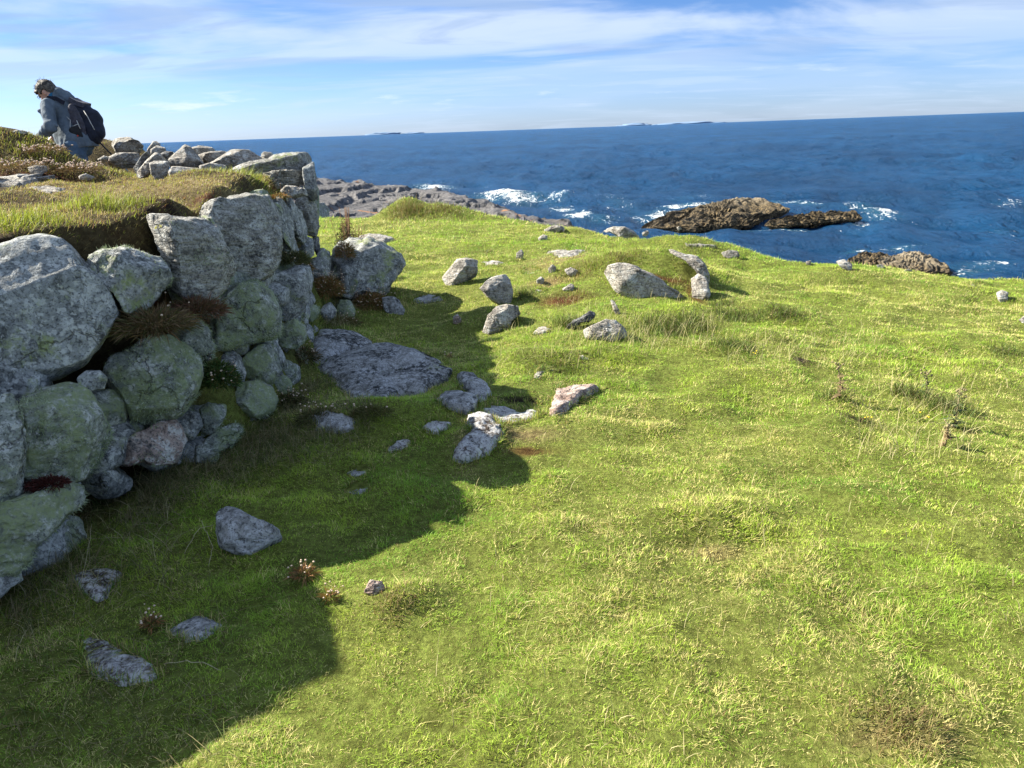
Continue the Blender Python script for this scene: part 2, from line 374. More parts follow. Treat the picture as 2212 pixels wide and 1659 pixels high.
MR = {
 'wall': rock_mat('wall_rock', (.17, .18, .175), (.27, .275, .26), gthr=.56, dth=.58, pth=.47),
 'wallb': rock_mat('wall_rock_smooth', (.20, .21, .205), (.29, .30, .285), gthr=.60, dth=.62, pth=.40, bs=.55),
 'wallg': rock_mat('wall_rock_lichen', (.17, .185, .16), (.24, .26, .22), green=(.23, .27, .14), gthr=.50, dth=.60, pth=.50),
 'fol': rock_mat('layered_rock', (.27, .265, .24), (.37, .355, .32), fol=.7, gthr=.60, dth=.61, pth=.5, yel=.66),
 'top': rock_mat('warm_grey_rock', (.26, .24, .21), (.36, .33, .285), fol=.45, gthr=.64, dth=.64, pth=.52, yel=.68),  # warm grey layered gneiss, the stone's own colour
 'pale': rock_mat('pale_rock', (.30, .275, .235), (.41, .375, .325), fol=.35, gthr=.70, dth=.63, pth=.55),
 'pink': rock_mat('pink_rock', (.34, .23, .18), (.42, .34, .30), fol=.5, gthr=.72, dth=.70, pth=.50),
 'pinkw': rock_mat('pinkish_wall_rock', (.24, .175, .145), (.31, .25, .215), gthr=.66, dth=.56, pth=.48),
 'blue': rock_mat('lichen_speckled_rock', (.21, .21, .205), (.33, .33, .32), pale=(.50, .51, .52), gthr=.66, dth=.52, pth=.42),
 'moss': rock_mat('mossy_white_rock', (.30, .30, .30), (.45, .44, .43), dark=(.06, .045, .035), gthr=.70, dth=.53, pth=.40),
 'dark': rock_mat('dark_slab', (.10, .10, .10), (.16, .155, .15), fol=.6, gthr=.64, dth=.6, pth=.6),
 'ledge': rock_mat('ledge_rock', (.25, .23, .18), (.33, .30, .24), fol=.95, gthr=.66, dth=.62, pth=.6),
}
def simple(name, col, rough=.8, nsc=20, amt=.35, bs=.3, bd=.01, spec=.2, col2=None, sheen=0, subs=0, rnd=False):
    t = NT(name); v = t.coord(rnd=rnd); n = t.noise(v, nsc, 5, .6)
    c = t.mix(t.ramp(n, .35, .68), tuple(x*(1-amt) for x in col), col2 or tuple(min(1, x*(1+amt)) for x in col))
    if sheen: t.b.inputs['Sheen Weight'].default_value = sheen
    return t.fin(c, rough, t.bump(n, bs, bd), spec)
def blade_mat(name, trans=.35, rough=.55):
    t = NT(name); a = t.n('ShaderNodeAttribute', attribute_name='col')
    t.fin(a.outputs['Color'], rough, None, .25)
    tr = t.n('ShaderNodeBsdfTranslucent'); t.L(t.mix(.5, a.outputs['Color'], t.mix(1.0, a.outputs['Color'], (.9, 1.0, .45), 'MULTIPLY')), tr.inputs[0])
    ms = t.n('ShaderNodeMixShader'); ms.inputs[0].default_value = trans
    t.L(t.b.outputs[0], ms.inputs[1]); t.L(tr.outputs[0], ms.inputs[2]); t.L(ms.outputs[0], t.out.inputs[0]); return t.m
M_GRASS = blade_mat('grass_blades'); M_LICH = blade_mat('bushy_lichen', .15, .9); M_PLANT = blade_mat('plant_leaves', .25, .7)
def ground_mat():
    t = NT('turf_soil'); v = t.coord('Object', False); a = t.n('ShaderNodeAttribute', attribute_name='col')
    n = t.noise(v, 30, 6, .7); c = t.mix(t.ramp(n, .35, .7), t.mix(1.0, a.outputs['Color'], (.45, .42, .40), 'MULTIPLY'), a.outputs['Color'])
    h = t.noise(v, 45, 6, .75)
    return t.fin(c, .95, t.bump(h, .9, .03), .1)
M_GROUND = ground_mat()
def sea_mat():
    t = NT('sea_water'); v = t.coord('Object', False); g = t.n('ShaderNodeNewGeometry').outputs['Position']
    a = t.n('ShaderNodeAttribute', attribute_name='foam')
    vv = t.coord('Object', False, (2.0, 1.0, 1.0))
    big = t.noise(vv, .012, 4, .5); mid = t.noise(vv, .05, 4, .55)
    deep = t.mix(t.ramp(t.math('ADD', t.math('MULTIPLY', big, .6), t.math('MULTIPLY', mid, .4)), .35, .65), (.003, .042, .118), (.007, .068, .180))
    w1 = t.noise(vv, 1.3, 9, .72, .3); w2 = t.noise(vv, .35, 6, .6, .2); w3 = t.noise(vv, .06, 6, .6)
    n1 = t.bump(w3, 1.0, 11.0); n2 = t.bump(w2, 1.0, 2.6, n1); n3 = t.bump(w1, 1.0, .55, n2)
    fn = t.noise(vv, 1.4, 7, .68, .8); fn2 = t.noise(vv, .22, 5, .6, .5)
    fm = t.math('ADD', a.outputs['Fac'], t.math('MULTIPLY', t.math('SUBTRACT', fn, .5), 2.6)); fm = t.math('ADD', fm, t.math('MULTIPLY', t.math('SUBTRACT', fn2, .5), 1.6))
    fm = t.ramp(fm, .62, 1.0)
    fm = t.math('MULTIPLY', fm, t.ramp(a.outputs['Fac'], .03, .2))
    c = t.mix(t.ramp(a.outputs['Fac'], .1, .9, 0, .6), deep, (.02, .12, .17)); c = t.mix(fm, c, (.82, .86, .88))
    df = t.n('ShaderNodeBsdfDiffuse'); t.L(c, df.inputs['Color']); t.L(n3, df.inputs['Normal'])
    gl = t.n('ShaderNodeBsdfGlossy'); gl.inputs['Roughness'].default_value = .16; gl.inputs['Color'].default_value = (.75, .88, 1, 1); t.L(n3, gl.inputs['Normal'])
    fr = t.n('ShaderNodeFresnel'); fr.inputs['IOR'].default_value = 1.33; t.L(n3, fr.inputs['Normal'])
    ff = t.math('MULTIPLY', t.math('MINIMUM', fr.outputs[0], .42), t.math('SUBTRACT', 1.0, fm))
    ms = t.n('ShaderNodeMixShader'); t.L(ff, ms.inputs[0]); t.L(df.outputs[0], ms.inputs[1]); t.L(gl.outputs[0], ms.inputs[2]); t.L(ms.outputs[0], t.out.inputs[0]); return t.m
M_SEA = sea_mat()
def shore_mat(name, c1, c2, weed, wz0, wz1, orange=False):
    t = NT(name); v = t.coord('Object', False); g = t.n('ShaderNodeNewGeometry').outputs['Position']; sp = t.n('ShaderNodeSeparateXYZ'); t.L(g, sp.inputs[0])
    n = t.noise(v, .8, 8, .65); c = t.mix(t.ramp(n, .35, .65), c1, c2)
    c = t.mix(t.ramp(t.noise(v, 2.6, 6, .7), .48, .60, 0, .8), c, tuple(x*.28 for x in c1))
    if orange: c = t.mix(t.ramp(t.noise(v, .35, 5, .6), .63, .68, 0, .8), c, (.40, .18, .06))
    wl = t.math('ADD', sp.outputs[2], t.math('MULTIPLY', t.math('SUBTRACT', t.noise(v, 1.3, 8, .75), .5), 2.4))
    wc = t.mix(t.ramp(t.noise(v, 4.5, 6, .8), .47, .58), weed, (.22, .16, .08))
    c = t.mix(t.ramp(wl, wz1, wz0), c, wc)
    return t.fin(c, .8, t.bump(t.noise(v, 3.0, 9, .72), .9, .4), .3)
M_SHORE = shore_mat('shore_rock', (.085, .084, .088), (.185, .175, .172), (.035, .025, .012), -7.4, -6.3, True)
M_SKERRY = shore_mat('skerry_rock', (.22, .175, .11), (.32, .265, .18), (.022, .017, .010), -7.0, -5.9)
M_TAN = shore_mat('tan_skerry_rock', (.25, .205, .135), (.35, .29, .20), (.03, .022, .012), -7.9, -7.1)
M_ISLE_HAZE = simple('hazed_distant_land', (.16, .24, .36), .9, .002, .1, 0)  # pale blue air haze painted into the islands' base colour
# ------------------------------------------------------------------ rocks and stones (outlines read off the photo, each placed at its own distance with real depth)
wall_root = empty('stone_wall', (float(xf(4.5)), 4.5, 0.0), 'ruined drystone wall of big lichen covered boulders, in shade, left side', 'stone wall')
W = [  # key, points, material, lichen amount, label, options
 ('2', [(0,540),(120,505),(260,490),(370,510),(440,560),(520,660),(640,740),(690,830),(745,960),(700,1050),(620,1180),(540,1270),(430,1340),(250,1400),(100,1440),(0,1460),(-250,1500),(-420,1350),(-400,760),(-200,590)], 'wallb', 0, 'largest rounded grey boulder of the wall', dict(T=.30, tilt=.3, D=3.5, grow=1.02, amp=.022, sq=2.5, strat=.0)),
 ('2', [(590,620),(640,590),(700,590),(780,565),(850,590),(880,610),(960,630),(1020,680),(1040,750),(1020,800),(960,900),(900,960),(840,960),(780,940),(720,830),(640,760),(560,700)], 'wall', 1, 'squat grey stone right of the largest boulder', {}),
 ('2', [(930,380),(1040,375),(1140,400),(1250,410),(1330,450),(1360,520),(1400,580),(1440,650),(1430,710),(1370,800),(1290,890),(1250,900),(1180,850),(1080,800),(1040,700),(1030,600),(1010,560),(970,470)], 'fol', 1, 'pointed boulder with sunlit layered top', dict(amp=.03)),
 ('2', [(1310,300),(1420,270),(1540,255),(1650,260),(1690,310),(1720,400),(1730,560),(1700,660),(1620,730),(1560,745),(1500,700),(1440,640),(1400,560),(1350,450),(1270,400)], 'fol', 0, 'tall blocky boulder near the top of the wall', dict(amp=.03, sq=3.4)),
 ('2', [(1690,260),(1740,250),(1800,330),(1820,420),(1820,540),(1790,570),(1740,520),(1725,400),(1700,320)], 'wall', 0, None, {}),
 ('2', [(1780,240),(1820,260),(1870,330),(1900,430),(1900,500),(1840,560),(1830,430),(1800,330)], 'wall', 0, None, {}),
 ('2', [(1830,240),(1920,215),(1960,300),(1975,420),(1960,480),(1900,470),(1870,350)], 'fol', 0, None, {}),
 ('A', [(585,360),(690,320),(705,400),(715,500),(690,560),(640,480),(600,420)], 'wallg', 0, None, {}),
 ('A', [(690,520),(760,515),(800,560),(800,690),(740,830),(700,760)], 'wall', 0, None, {}),
 ('A', [(800,730),(870,740),(910,820),(900,900),(960,960),(1005,1060),(990,1200),(960,1240),(920,1100),(880,950),(790,800)], 'wall', 0, None, {}),
 ('A', [(370,780),(430,735),(490,740),(500,820),(470,900),(400,870)], 'wall', 0, None, {}),
 ('A', [(560,880),(600,800),(660,820),(670,940),(620,980),(580,960),(520,910)], 'wall', 0, None, {}),
 ('A', [(660,770),(710,780),(725,900),(700,950),(670,930)], 'dark', 0, 'thin dark upright slab', {}),
 ('A', [(560,640),(690,600),(700,700),(690,760),(600,740)], 'wall', 0, None, {}),
 ('A', [(640,1000),(700,980),(740,880),(790,900),(810,1000),(800,1120),(740,1180),(670,1170),(620,1050)], 'wall', 0, None, {}),
 ('A', [(250,1170),(420,1110),(560,1060),(620,1080),(640,1180),(620,1300),(570,1420),(480,1500),(400,1500),(340,1400)], 'wall', 0, 'blocky stone with a flat pale top edge', dict(sq=3.6)),
 ('2', [(1420,850),(1500,800),(1590,790),(1680,850),(1720,950),(1715,1080),(1640,1150),(1540,1180),(1450,1230),(1380,1200),(1310,1100),(1330,960)], 'wallg', 3, 'rounded stone furred with pale green lichen', {}),
 ('2', [(1100,1060),(1200,1010),(1290,1060),(1320,1180),(1300,1240),(1240,1250),(1150,1200),(1060,1150)], 'wallg', 3, None, {}),
 ('2', [(700,1250),(820,1210),(900,1160),(1040,1130),(1150,1190),(1220,1260),(1225,1350),(1200,1450),(1130,1550),(1060,1610),(920,1640),(830,1600),(780,1480),(690,1400),(670,1330)], 'wallg', 3, 'broad lichen covered boulder low in the middle of the wall', dict(amp=.035)),
 ('2', [(490,1370),(540,1330),(620,1330),(660,1370),(640,1430),(560,1440),(500,1420)], 'wallb', 0, 'small smooth stone wedged under the largest boulder', {}),
 ('3', [(130,480),(180,400),(280,340),(400,310),(500,340),(570,400),(600,470),(650,560),(665,620),(620,700),(560,780),(510,860),(400,900),(250,880),(160,850),(130,700)], 'wallg', 3, 'big square boulder with mossy green lichen below the largest boulder', dict(amp=.03, sq=3.2)),
 ('3', [(-150,400),(0,370),(70,380),(100,440),(120,520),(140,720),(110,880),(120,960),(60,1040),(-100,1060),(-180,700)], 'wallg', 1, None, {}),
 ('3', [(-150,1060),(0,1050),(120,1010),(220,980),(400,950),(470,970),(470,1070),(380,1120),(340,1180),(220,1280),(180,1380),(100,1450),(-100,1500),(-200,1300)], 'wallg', 2, None, {}),
 ('3', [(-100,1480),(0,1440),(100,1440),(130,1520),(60,1560),(0,1620),(-100,1620)], 'wallb', 0, None, {}),
 ('3', [(650,700),(780,650),(900,600),(1000,560),(1060,540),(1110,590),(1140,650),(1100,740),(1060,800),(980,820),(900,770),(820,790),(730,820),(680,770)], 'pinkw', 1, 'long pinkish stone at the foot of the wall', {}),
 ('3', [(1080,520),(1150,470),(1230,490),(1250,560),(1210,630),(1150,640),(1110,580)], 'wall', 1, None, {}),
 ('3', [(1240,440),(1330,410),(1400,430),(1390,500),(1340,580),(1260,620),(1250,540)], 'wallg', 1, None, {}),
 ('3', [(1190,720),(1300,640),(1380,580),(1460,560),(1490,600),(1440,680),(1360,720),(1350,800),(1320,840),(1240,830),(1190,800)], 'wallg', 1, None, {}),
 ('3', [(1460,260),(1500,170),(1600,70),(1690,60),(1740,140),(1745,200),(1690,280),(1640,300),(1560,300)], 'wallg', 1, None, {}),
 ('3', [(1420,380),(1500,300),(1600,290),(1680,330),(1710,400),(1690,460),(1600,500),(1480,480),(1400,450)], 'wallg', 1, None, {}),
 ('3', [(1560,470),(1620,400),(1680,400),(1670,500),(1640,580),(1590,570)], 'wall', 0, None, {}),
 ('3', [(1690,280),(1760,250),(1810,270),(1810,340),(1740,370),(1700,330)], 'wallg', 1, None, {}),
 ('2', [(1740,1060),(1830,1010),(1890,1050),(1900,1130),(1840,1180),(1760,1170),(1700,1130)], 'wallg', 2, None, {}),
 ('A', [(900,1360),(980,1350),(1020,1430),(1000,1500),(920,1490)], 'wallg', 0, None, {}),
 ('A', [(600,1420),(700,1380),(720,1450),(660,1530),(590,1510)], 'wallg', 1, None, {}),
 ('A', [(780,1210),(900,1200),(930,1290),(860,1380),(780,1340)], 'wall', 0, None, {}),
 ('A', [(700,1420),(800,1390),(860,1450),(800,1540),(720,1530)], 'wall', 0, None, {}),
]
W.append(('d', [(-90,600),(30,640),(105,740),(95,856),(-90,870)], 'wallb', 0, None, dict(D=3.35, T=.25)))
def add_lichen(V, Fc, amount, parent, size, dens=2600):
    a = V[Fc[:, 0]]; b = V[Fc[:, 1]]; c = V[Fc[:, 2]]; n = np.cross(b-a, c-a); ar = np.linalg.norm(n, axis=1)/2; n = n/(2*ar+1e-12)[:, None]
    vis = (n[:, 0] > -.3) & (n[:, 1] < .5); wgt = ar*vis*np.clip((fbm(a*4.5+3, 4)+{1: -.12, 2: -.02, 3: .07}[amount])*3, 0, 1)
    tot = wgt.sum(); N = int(tot*dens*6)
    if N < 20: return
    k = RNG.choice(len(Fc), N, p=wgt/tot); u = RNG.random((N, 2)); f = u.sum(1) > 1; u[f] = 1-u[f]
    root = a[k]+(b-a)[k]*u[:, :1]+(c-a)[k]*u[:, 1:]
    d = n[k]+RNG.normal(0, .65, (N, 3)); d /= np.linalg.norm(d, axis=1)[:, None]
    L = RNG.uniform(.009, .026, N)*(1+.5*fbm(root*9, 2)); side = np.cross(d, RNG.normal(size=(N, 3))); side /= np.linalg.norm(side, axis=1)[:, None]
    w = RNG.uniform(.0014, .0028, N)[:, None]; tip = root+d*L[:, None]; root = root-n[k]*.002
    VV = np.stack([root-side*w, root+side*w, tip], 1).reshape(-1, 3); FF = np.arange(len(VV)).reshape(-1, 3)
    g = np.clip(fbm(root*7, 3)+.5, 0, 1)[:, None]; col = np.array([.20, .26, .14])*(1-g)+np.array([.44, .49, .32])*g; col = col*RNG.uniform(.65, 1.25, (N, 1))
    o = mesh_obj('lichen', VV, FF, M_LICH, parent, False, parent_origin(parent), {'col': np.repeat(col, 3, 0)}); o['kind'] = 'stuff'
def parent_origin(p):
    l = Vector(p.location); q = p.parent
    while q: l = l+Vector(q.location); q = q.parent
    return np.array(l)
for i, (k, pts, mt, li, lab, kw) in enumerate(W):
    V, Fc, size = stone_mesh(px_(k, pts), 'f', seed=i+1, **{**dict(amp=.055, sq=4.2, grow=1.13, strat=.035 if mt == 'fol' else .012), **kw})
    o = mesh_obj('boulder' if size > .35 else 'stone', V, Fc, MR[mt], wall_root, True, V.mean(0))
    if lab: o['label'] = lab
    if li: add_lichen(V, Fc, li, o, size)

# small packing stones wedged in the joints behind the big ones
rgf = random.Random(3); kf = 0
for yy in np.arange(2.1, 8.0, .30):
    for zz in np.arange(.06, 1.12, .21):
        y_ = yy+rgf.uniform(-.13, .13); z_ = zz+rgf.uniform(-.08, .08); g0 = float(ground_z(np.array([xf(y_)]), np.array([y_]))[0])
        if z_ > float(bank_z(np.array([0.]), np.array([y_]))[0])-.12 or z_ < g0-.02 or kf >= 60 or (y_ < 4.1 and z_ > .45): continue
        S, Fc = ico(4); s_ = rgf.uniform(.09, .175); t = 1/np.power((np.abs(S)**3.2).sum(1), 1/3.2)
        V = S*t[:, None]*[s_*.8, s_*rgf.uniform(.9, 1.5), s_*rgf.uniform(.6, .95)]
        for q_ in range(8):
            n_ = np.array([rgf.gauss(.3, 1), rgf.gauss(0, 1), rgf.gauss(0, 1)]); n_ /= np.linalg.norm(n_); pr = V@n_; V = V-n_*(np.maximum(pr-pr.max()*rgf.uniform(.65, .85), 0)*.95)[:, None]
        ca, sa = math.cos(rgf.uniform(-.4, .4)), math.sin(rgf.uniform(-.4, .4)); V = np.stack([V[:, 0], ca*V[:, 1]-sa*V[:, 2], sa*V[:, 1]+ca*V[:, 2]], 1)
        V = roughen(V, Fc, s_*2, .05, 300+kf, .015)+[xf(y_)-BAT*z_-.07-s_*.3, y_, z_]
        o = mesh_obj('packing_stone', V, Fc, MR[rgf.choice(['wall', 'wallg', 'wall', 'wallb'])], wall_root, True, V.mean(0)); kf += 1

def rock_thing(name, label, cat, k, pts, mode, mt, group=None, seed=0, **kw):
    V, Fc, size = stone_mesh(px_(k, pts), mode, seed=seed, grow=1.06, **{**dict(amp=.05, sq=3.2, strat=.018), **kw})
    c = np.array([V[:, 0].mean(), V[:, 1].mean(), V[:, 2].min()])
    o = mesh_obj(name, V, Fc, MR[mt], None, True, c); return tag(o, label, cat, group)
GR = 'rocks lying in the turf'; OU = 'bedrock showing through the grass'; RB = 'loose stones along the wall top'
ROCKS = [
 ('A', [(820,980),(900,870),(1000,832),(1150,825),(1240,850),(1320,900),(1430,975),(1445,1020),(1390,1110),(1340,1190),(1290,1280),(1000,1340),(800,1250)], 'u', 'wall', 'big slanting shaded rock just beyond the far end of the wall', OU, dict(D=8.05, T=.45, amp=.06, strat=.03, sq=2.5, stretch=False)),
 ('A', [(1060,825),(1150,805),(1300,815),(1360,825),(1280,860),(1200,850)], 'g', 'top', 'thin sunlit slab flush with grass behind the big slanting rock', OU, {}),
 ('4', [(200,780),(300,790),(420,820),(560,850),(640,910),(600,950),(500,970),(400,1000),(330,1040),(260,1030),(230,900)], 'g', 'blue', 'pale grey rock shelf at the wall foot, upper of the pair', OU, dict(h=.12)),
 ('4', [(320,1060),(400,1000),(520,950),(600,925),(700,930),(800,960),(900,1000),(1000,1040),(1100,1090),(1170,1120),(1060,1190),(980,1240),(860,1250),(740,1285),(640,1260),(460,1210),(400,1150)], 'g', 'blue', 'largest flat speckled grey rock lying in the shade beside the wall', OU, dict(h=.17, amp=.03)),
 ('4', [(640,870),(700,880),(800,920),(900,930),(1000,960),(1100,1000),(1170,1025),(1120,1050),(1020,1020),(900,960),(760,920),(660,890)], 'g', 'blue', 'long narrow rock rib behind the largest flat shaded rock', OU, dict(h=.07)),
 ('4', [(1130,1290),(1180,1250),(1240,1240),(1300,1260),(1390,1310),(1380,1360),(1320,1390),(1240,1360),(1170,1330)], 'g', 'blue', 'lumpy bluish grey outcrop, nearer half of the middle pair', OU, dict(h=.08)),
 ('4', [(1270,1160),(1330,1145),(1400,1165),(1460,1200),(1490,1250),(1430,1300),(1360,1290),(1320,1230)], 'g', 'blue', 'lumpy bluish grey outcrop, farther half of the middle pair', OU, dict(h=.09)),
 ('4', [(1450,1350),(1520,1335),(1650,1350),(1780,1360),(1830,1375),(1800,1410),(1700,1440),(1600,1440),(1560,1500),(1500,1450),(1440,1400)], 'g', 'moss', 'flat whitish rock crossing the edge of the shadow', OU, dict(h=.06)),
 ('4', [(1340,1440),(1420,1400),(1500,1430),(1560,1490),(1570,1560),(1520,1620),(1460,1680),(1330,1720),(1240,1700),(1270,1640),(1370,1560)], 'g', 'moss', 'white lichened rock with black moss in its hollows at shadow edge', OU, dict(h=.07, amp=.06)),
 ('4', [(1740,1290),(1800,1280),(1840,1310),(1820,1340),(1780,1330)], 'g', 'pale', 'small pale stone at the tip of the dark hollow', OU, {}),
 ('5', [(820,1290),(850,1160),(880,1135),(1000,1130),(1110,1130),(1150,1150),(1080,1180),(1000,1220),(940,1260),(860,1310)], 'g', 'pink', 'pinkish white slab in sunlit grass right of the shadow', GR, dict(h=.09, sq=4)),
 ('4', [(230,1440),(270,1400),(350,1385),(450,1400),(540,1440),(520,1500),(420,1520),(300,1500)], 'g', 'blue', 'oval grey rock alone in shade below the largest flat rock', OU, dict(h=.07)),
 ('4', [(1020,1480),(1080,1430),(1160,1410),(1230,1450),(1200,1490),(1130,1530),(1060,1510)], 'g', 'moss', 'ragged white and black lichened stone in the shade', OU, dict(h=.045)),
 ('4', [(770,1630),(840,1570),(920,1550),(970,1560),(920,1620),(840,1650),(790,1650)], 'g', 'moss', 'slim tilted whitish stone in shaded grass', OU, dict(h=.04)),
 ('d', [(750,1024),(768,1008),(790,1004),(806,1014),(790,1030),(765,1034)], 'g', 'blue', 'small dark speckled stone, upper of two in deep shade', OU, dict(h=.025)),
 ('d', [(742,1064),(765,1045),(790,1040),(802,1050),(788,1068),(760,1074)], 'g', 'blue', 'small dark speckled stone, lower of two in deep shade', OU, dict(h=.025)),
 ('3', [(1355,1120),(1380,1080),(1440,1070),(1500,1090),(1560,1130),(1640,1160),(1720,1200),(1735,1260),(1690,1320),(1600,1370),(1480,1360),(1390,1310),(1355,1220)], 'u', 'blue', 'dark angular stone dotted with round lichen in shaded grass', GR, dict(T=.09, amp=.03)),
 ('8', [(450,300),(500,260),(600,230),(700,225),(760,260),(740,300),(680,330),(650,400),(600,430),(520,380),(480,340)], 'g', 'moss', 'half buried grey stone near the lower left wall foot', GR, dict(h=.045)),
 ('8', [(1040,620),(1120,570),(1200,530),(1290,550),(1350,590),(1300,640),(1250,670),(1150,690),(1080,650)], 'g', 'blue', 'small grey stone with pale green lichen in dark grass', GR, dict(h=.045)),
 ('8', [(490,690),(560,670),(700,720),(760,770),(850,780),(950,870),(960,920),(880,940),(760,950),(650,920),(540,870),(510,760)], 'g', 'moss', 'nearest big flat stone, reddish grey with a white patch', GR, dict(h=.045)),
 ('8', [(0,1150),(60,1110),(200,1110),(320,1120),(260,1170),(140,1200),(20,1200)], 'g', 'pink', 'dull brown stone sunk in grass at the lower left edge', GR, dict(h=.02)),
 ('4', [(1165,400),(1200,340),(1260,300),(1320,290),(1400,305),(1430,350),(1390,400),(1320,440),(1240,475),(1200,450)], 'u', 'pale', 'rounded pinkish grey boulder, upper of the two mid lawn', GR, dict(T=.17, amp=.03)),
 ('4', [(1440,320),(1490,298),(1550,310),(1590,330),(1550,345),(1460,340)], 'g', 'pale', 'flat white stone right beside the rounded mid lawn boulder', GR, dict(h=.05)),
 ('4', [(1420,490),(1470,440),(1540,415),(1600,405),(1630,440),(1645,520),(1630,590),(1570,610),(1520,580),(1470,530)], 'u', 'pale', 'peaked wedge shaped boulder, lower of the two mid lawn', GR, dict(T=.15, amp=.025, sq=3.6)),
 ('4', [(1450,790),(1480,690),(1540,630),(1600,615),(1700,630),(1750,650),(1700,680),(1640,720),(1600,770),(1530,810)], 'u', 'pale', 'leaning boulder half in shadow and half in sun', GR, dict(T=.13, amp=.035)),
 ('4', [(1790,820),(1830,780),(1870,770),(1920,790),(1870,820)], 'g', 'pale', 'small flat stone left of the sunlit split slab', GR, dict(h=.04)),
 ('4', [(940,575),(1010,560),(1080,545),(1140,560),(1155,585),(1080,600),(1000,600)], 'g', 'blue', 'flat grey stone in shadow left of the mid lawn boulders', GR, dict(h=.05)),
 ('4', [(740,560),(810,555),(870,590),(890,640),(870,700),(820,690),(760,640)], 'u', 'blue', 'shaded purplish rock below the big slanting rock', GR, dict(T=.15)),
 ('4', [(1235,700),(1265,675),(1290,710),(1290,745),(1240,745)], 'u', 'pink', 'little pink upright stone in the shaded hollow', GR, dict(T=.05)),
 ('4', [(1680,240),(1710,220),(1735,250),(1725,295),(1680,285)], 'u', 'pale', 'small upright stone between hillock and mid lawn boulders', GR, dict(T=.06)),
 ('4', [(1830,140),(1870,120),(1895,130),(1890,160),(1840,165)], 'u', 'pale', 'small stone on the far lawn left of the mound', GR, dict(T=.07)),
 ('4', [(1900,250),(1960,235),(2060,240),(2150,240),(2120,270),(2040,290),(1960,270)], 'g', 'top', 'broad thin slab showing at the top of the worn patch', GR, dict(h=.05)),
 ('4', [(1720,370),(1770,350),(1830,370),(1800,400),(1740,400)], 'g', 'pale', 'flattish stone left of the worn patch', GR, dict(h=.03)),
 ('4', [(1900,360),(1930,330),(1955,350),(1950,385),(1910,385)], 'u', 'pale', 'small round stone in the middle of the worn patch', GR, dict(T=.05)),
 ('4', [(2010,370),(2060,350),(2110,375),(2080,415),(2040,400)], 'u', 'pale', 'small jagged stone at the right of the worn patch', GR, dict(T=.07)),
 ('4', [(1820,440),(1850,415),(1875,435),(1860,470),(1825,460)], 'u', 'pale', 'small grey stone on red soil low in the worn patch', GR, dict(T=.05)),
 ('4', [(2000,500),(2060,465),(2090,480),(2070,515),(2020,510)], 'u', 'pale', 'whitish wedge stone below the worn patch', GR, dict(T=.06)),
 ('4', [(1800,510),(1840,500),(1870,515),(1830,525)], 'g', 'pale', 'thin sliver of stone at the foot of the worn patch', GR, dict(h=.03)),
 ('4', [(2100,980),(2130,955),(2180,960),(2200,1000),(2140,1000)], 'g', 'pale', 'small pale stone alone on the lawn above the pink slab', GR, dict(h=.03)),
 ('4', [(1800,1120),(1850,1070),(1920,1045),(2020,1030),(1990,1055),(1900,1080),(1840,1130)], 'g', 'pale', 'long thin tan stone edge on the bright bank', GR, dict(h=.03)),
 ('5', [(1200,310),(1230,260),(1300,245),(1390,250),(1450,290),(1530,320),(1590,360),(1620,405),(1700,415),(1760,440),(1740,500),(1650,500),(1550,490),(1450,485),(1370,465),(1290,430),(1240,380)], 'u', 'pale', 'largest sunlit boulder, long and pale, set in the grassy mound', GR, dict(D=7.75, T=.22, amp=.025)),
 ('5', [(1610,145),(1680,150),(1750,175),(1830,190),(1885,240),(1912,300),(1905,360),(1850,330),(1850,290),(1790,250),(1740,190)], 'u', 'top', 'curved grey rock rising on the right flank of the mound', GR, dict(D=8.1, T=.16, amp=.035, strat=.03)),
 ('5', [(1800,350),(1850,315),(1905,350),(1925,450),(1900,520),(1850,540),(1810,500),(1805,420)], 'u', 'pale', 'upright pale rock at the right foot of the mound', GR, dict(D=7.7, T=.13, amp=.03)),
 ('5', [(1730,110),(1850,105),(1980,115),(1970,150),(1920,180),(1850,150),(1780,135)], 'u', 'top', 'block of stone under the turf lip of the far mound', GR, dict(D=11.0, T=.2)),
 ('5', [(2010,165),(2060,148),(2120,155),(2130,185),(2080,205),(2030,190)], 'u', 'top', 'squarish stone right of the block under the turf lip', GR, dict(T=.12)),
 ('5', [(1170,0),(1250,-15),(1330,-15),(1400,20),(1440,70),(1390,85),(1340,70),(1260,30)], 'u', 'top', 'low grey rock on the skyline left of the skerry', GR, dict(D=13.0, T=.3)),
 ('5', [(1455,25),(1490,8),(1505,25),(1480,45),(1455,42)], 'u', 'pale', 'round white stone on the skyline below the skerry', GR, dict(D=12.6, T=.07)),
 ('5', [(1230,490),(1260,510),(1290,560),(1300,595),(1270,590),(1240,530)], 'u', 'pale', 'thin leaning sliver of stone below the largest sunlit boulder', GR, dict(T=.04)),
 ('5', [(920,680),(980,635),(1050,600),(1110,560),(1120,600),(1090,645),(1020,650),(970,700),(930,710)], 'u', 'dark', 'dark narrow slab sticking up left of a domed rock', GR, dict(T=.04, strat=.03)),
 ('5', [(1045,710),(1120,670),(1200,635),(1270,645),(1320,690),(1348,745),(1330,790),(1200,790),(1080,770)], 'u', 'pale', 'domed speckled rock in long grass, sunlit left and shaded right', GR, dict(T=.17, amp=.03)),
 ('5', [(1000,890),(1020,870),(1060,875),(1070,900),(1030,910)], 'g', 'pale', 'flat pebble sized stone on the lawn right of the thin tan edge', GR, dict(h=.02)),
 ('5', [(860,1360),(870,1330),(900,1325),(940,1350),(900,1370)], 'g', 'pink', 'small pinkish stone just below the pinkish slab', GR, dict(h=.02)),
 ('7', [(1250,530),(1290,520),(1330,545),(1325,575),(1280,560)], 'u', 'pale', 'sloping white stone on the skyline left of the small shore rock', GR, dict(T=.12)),
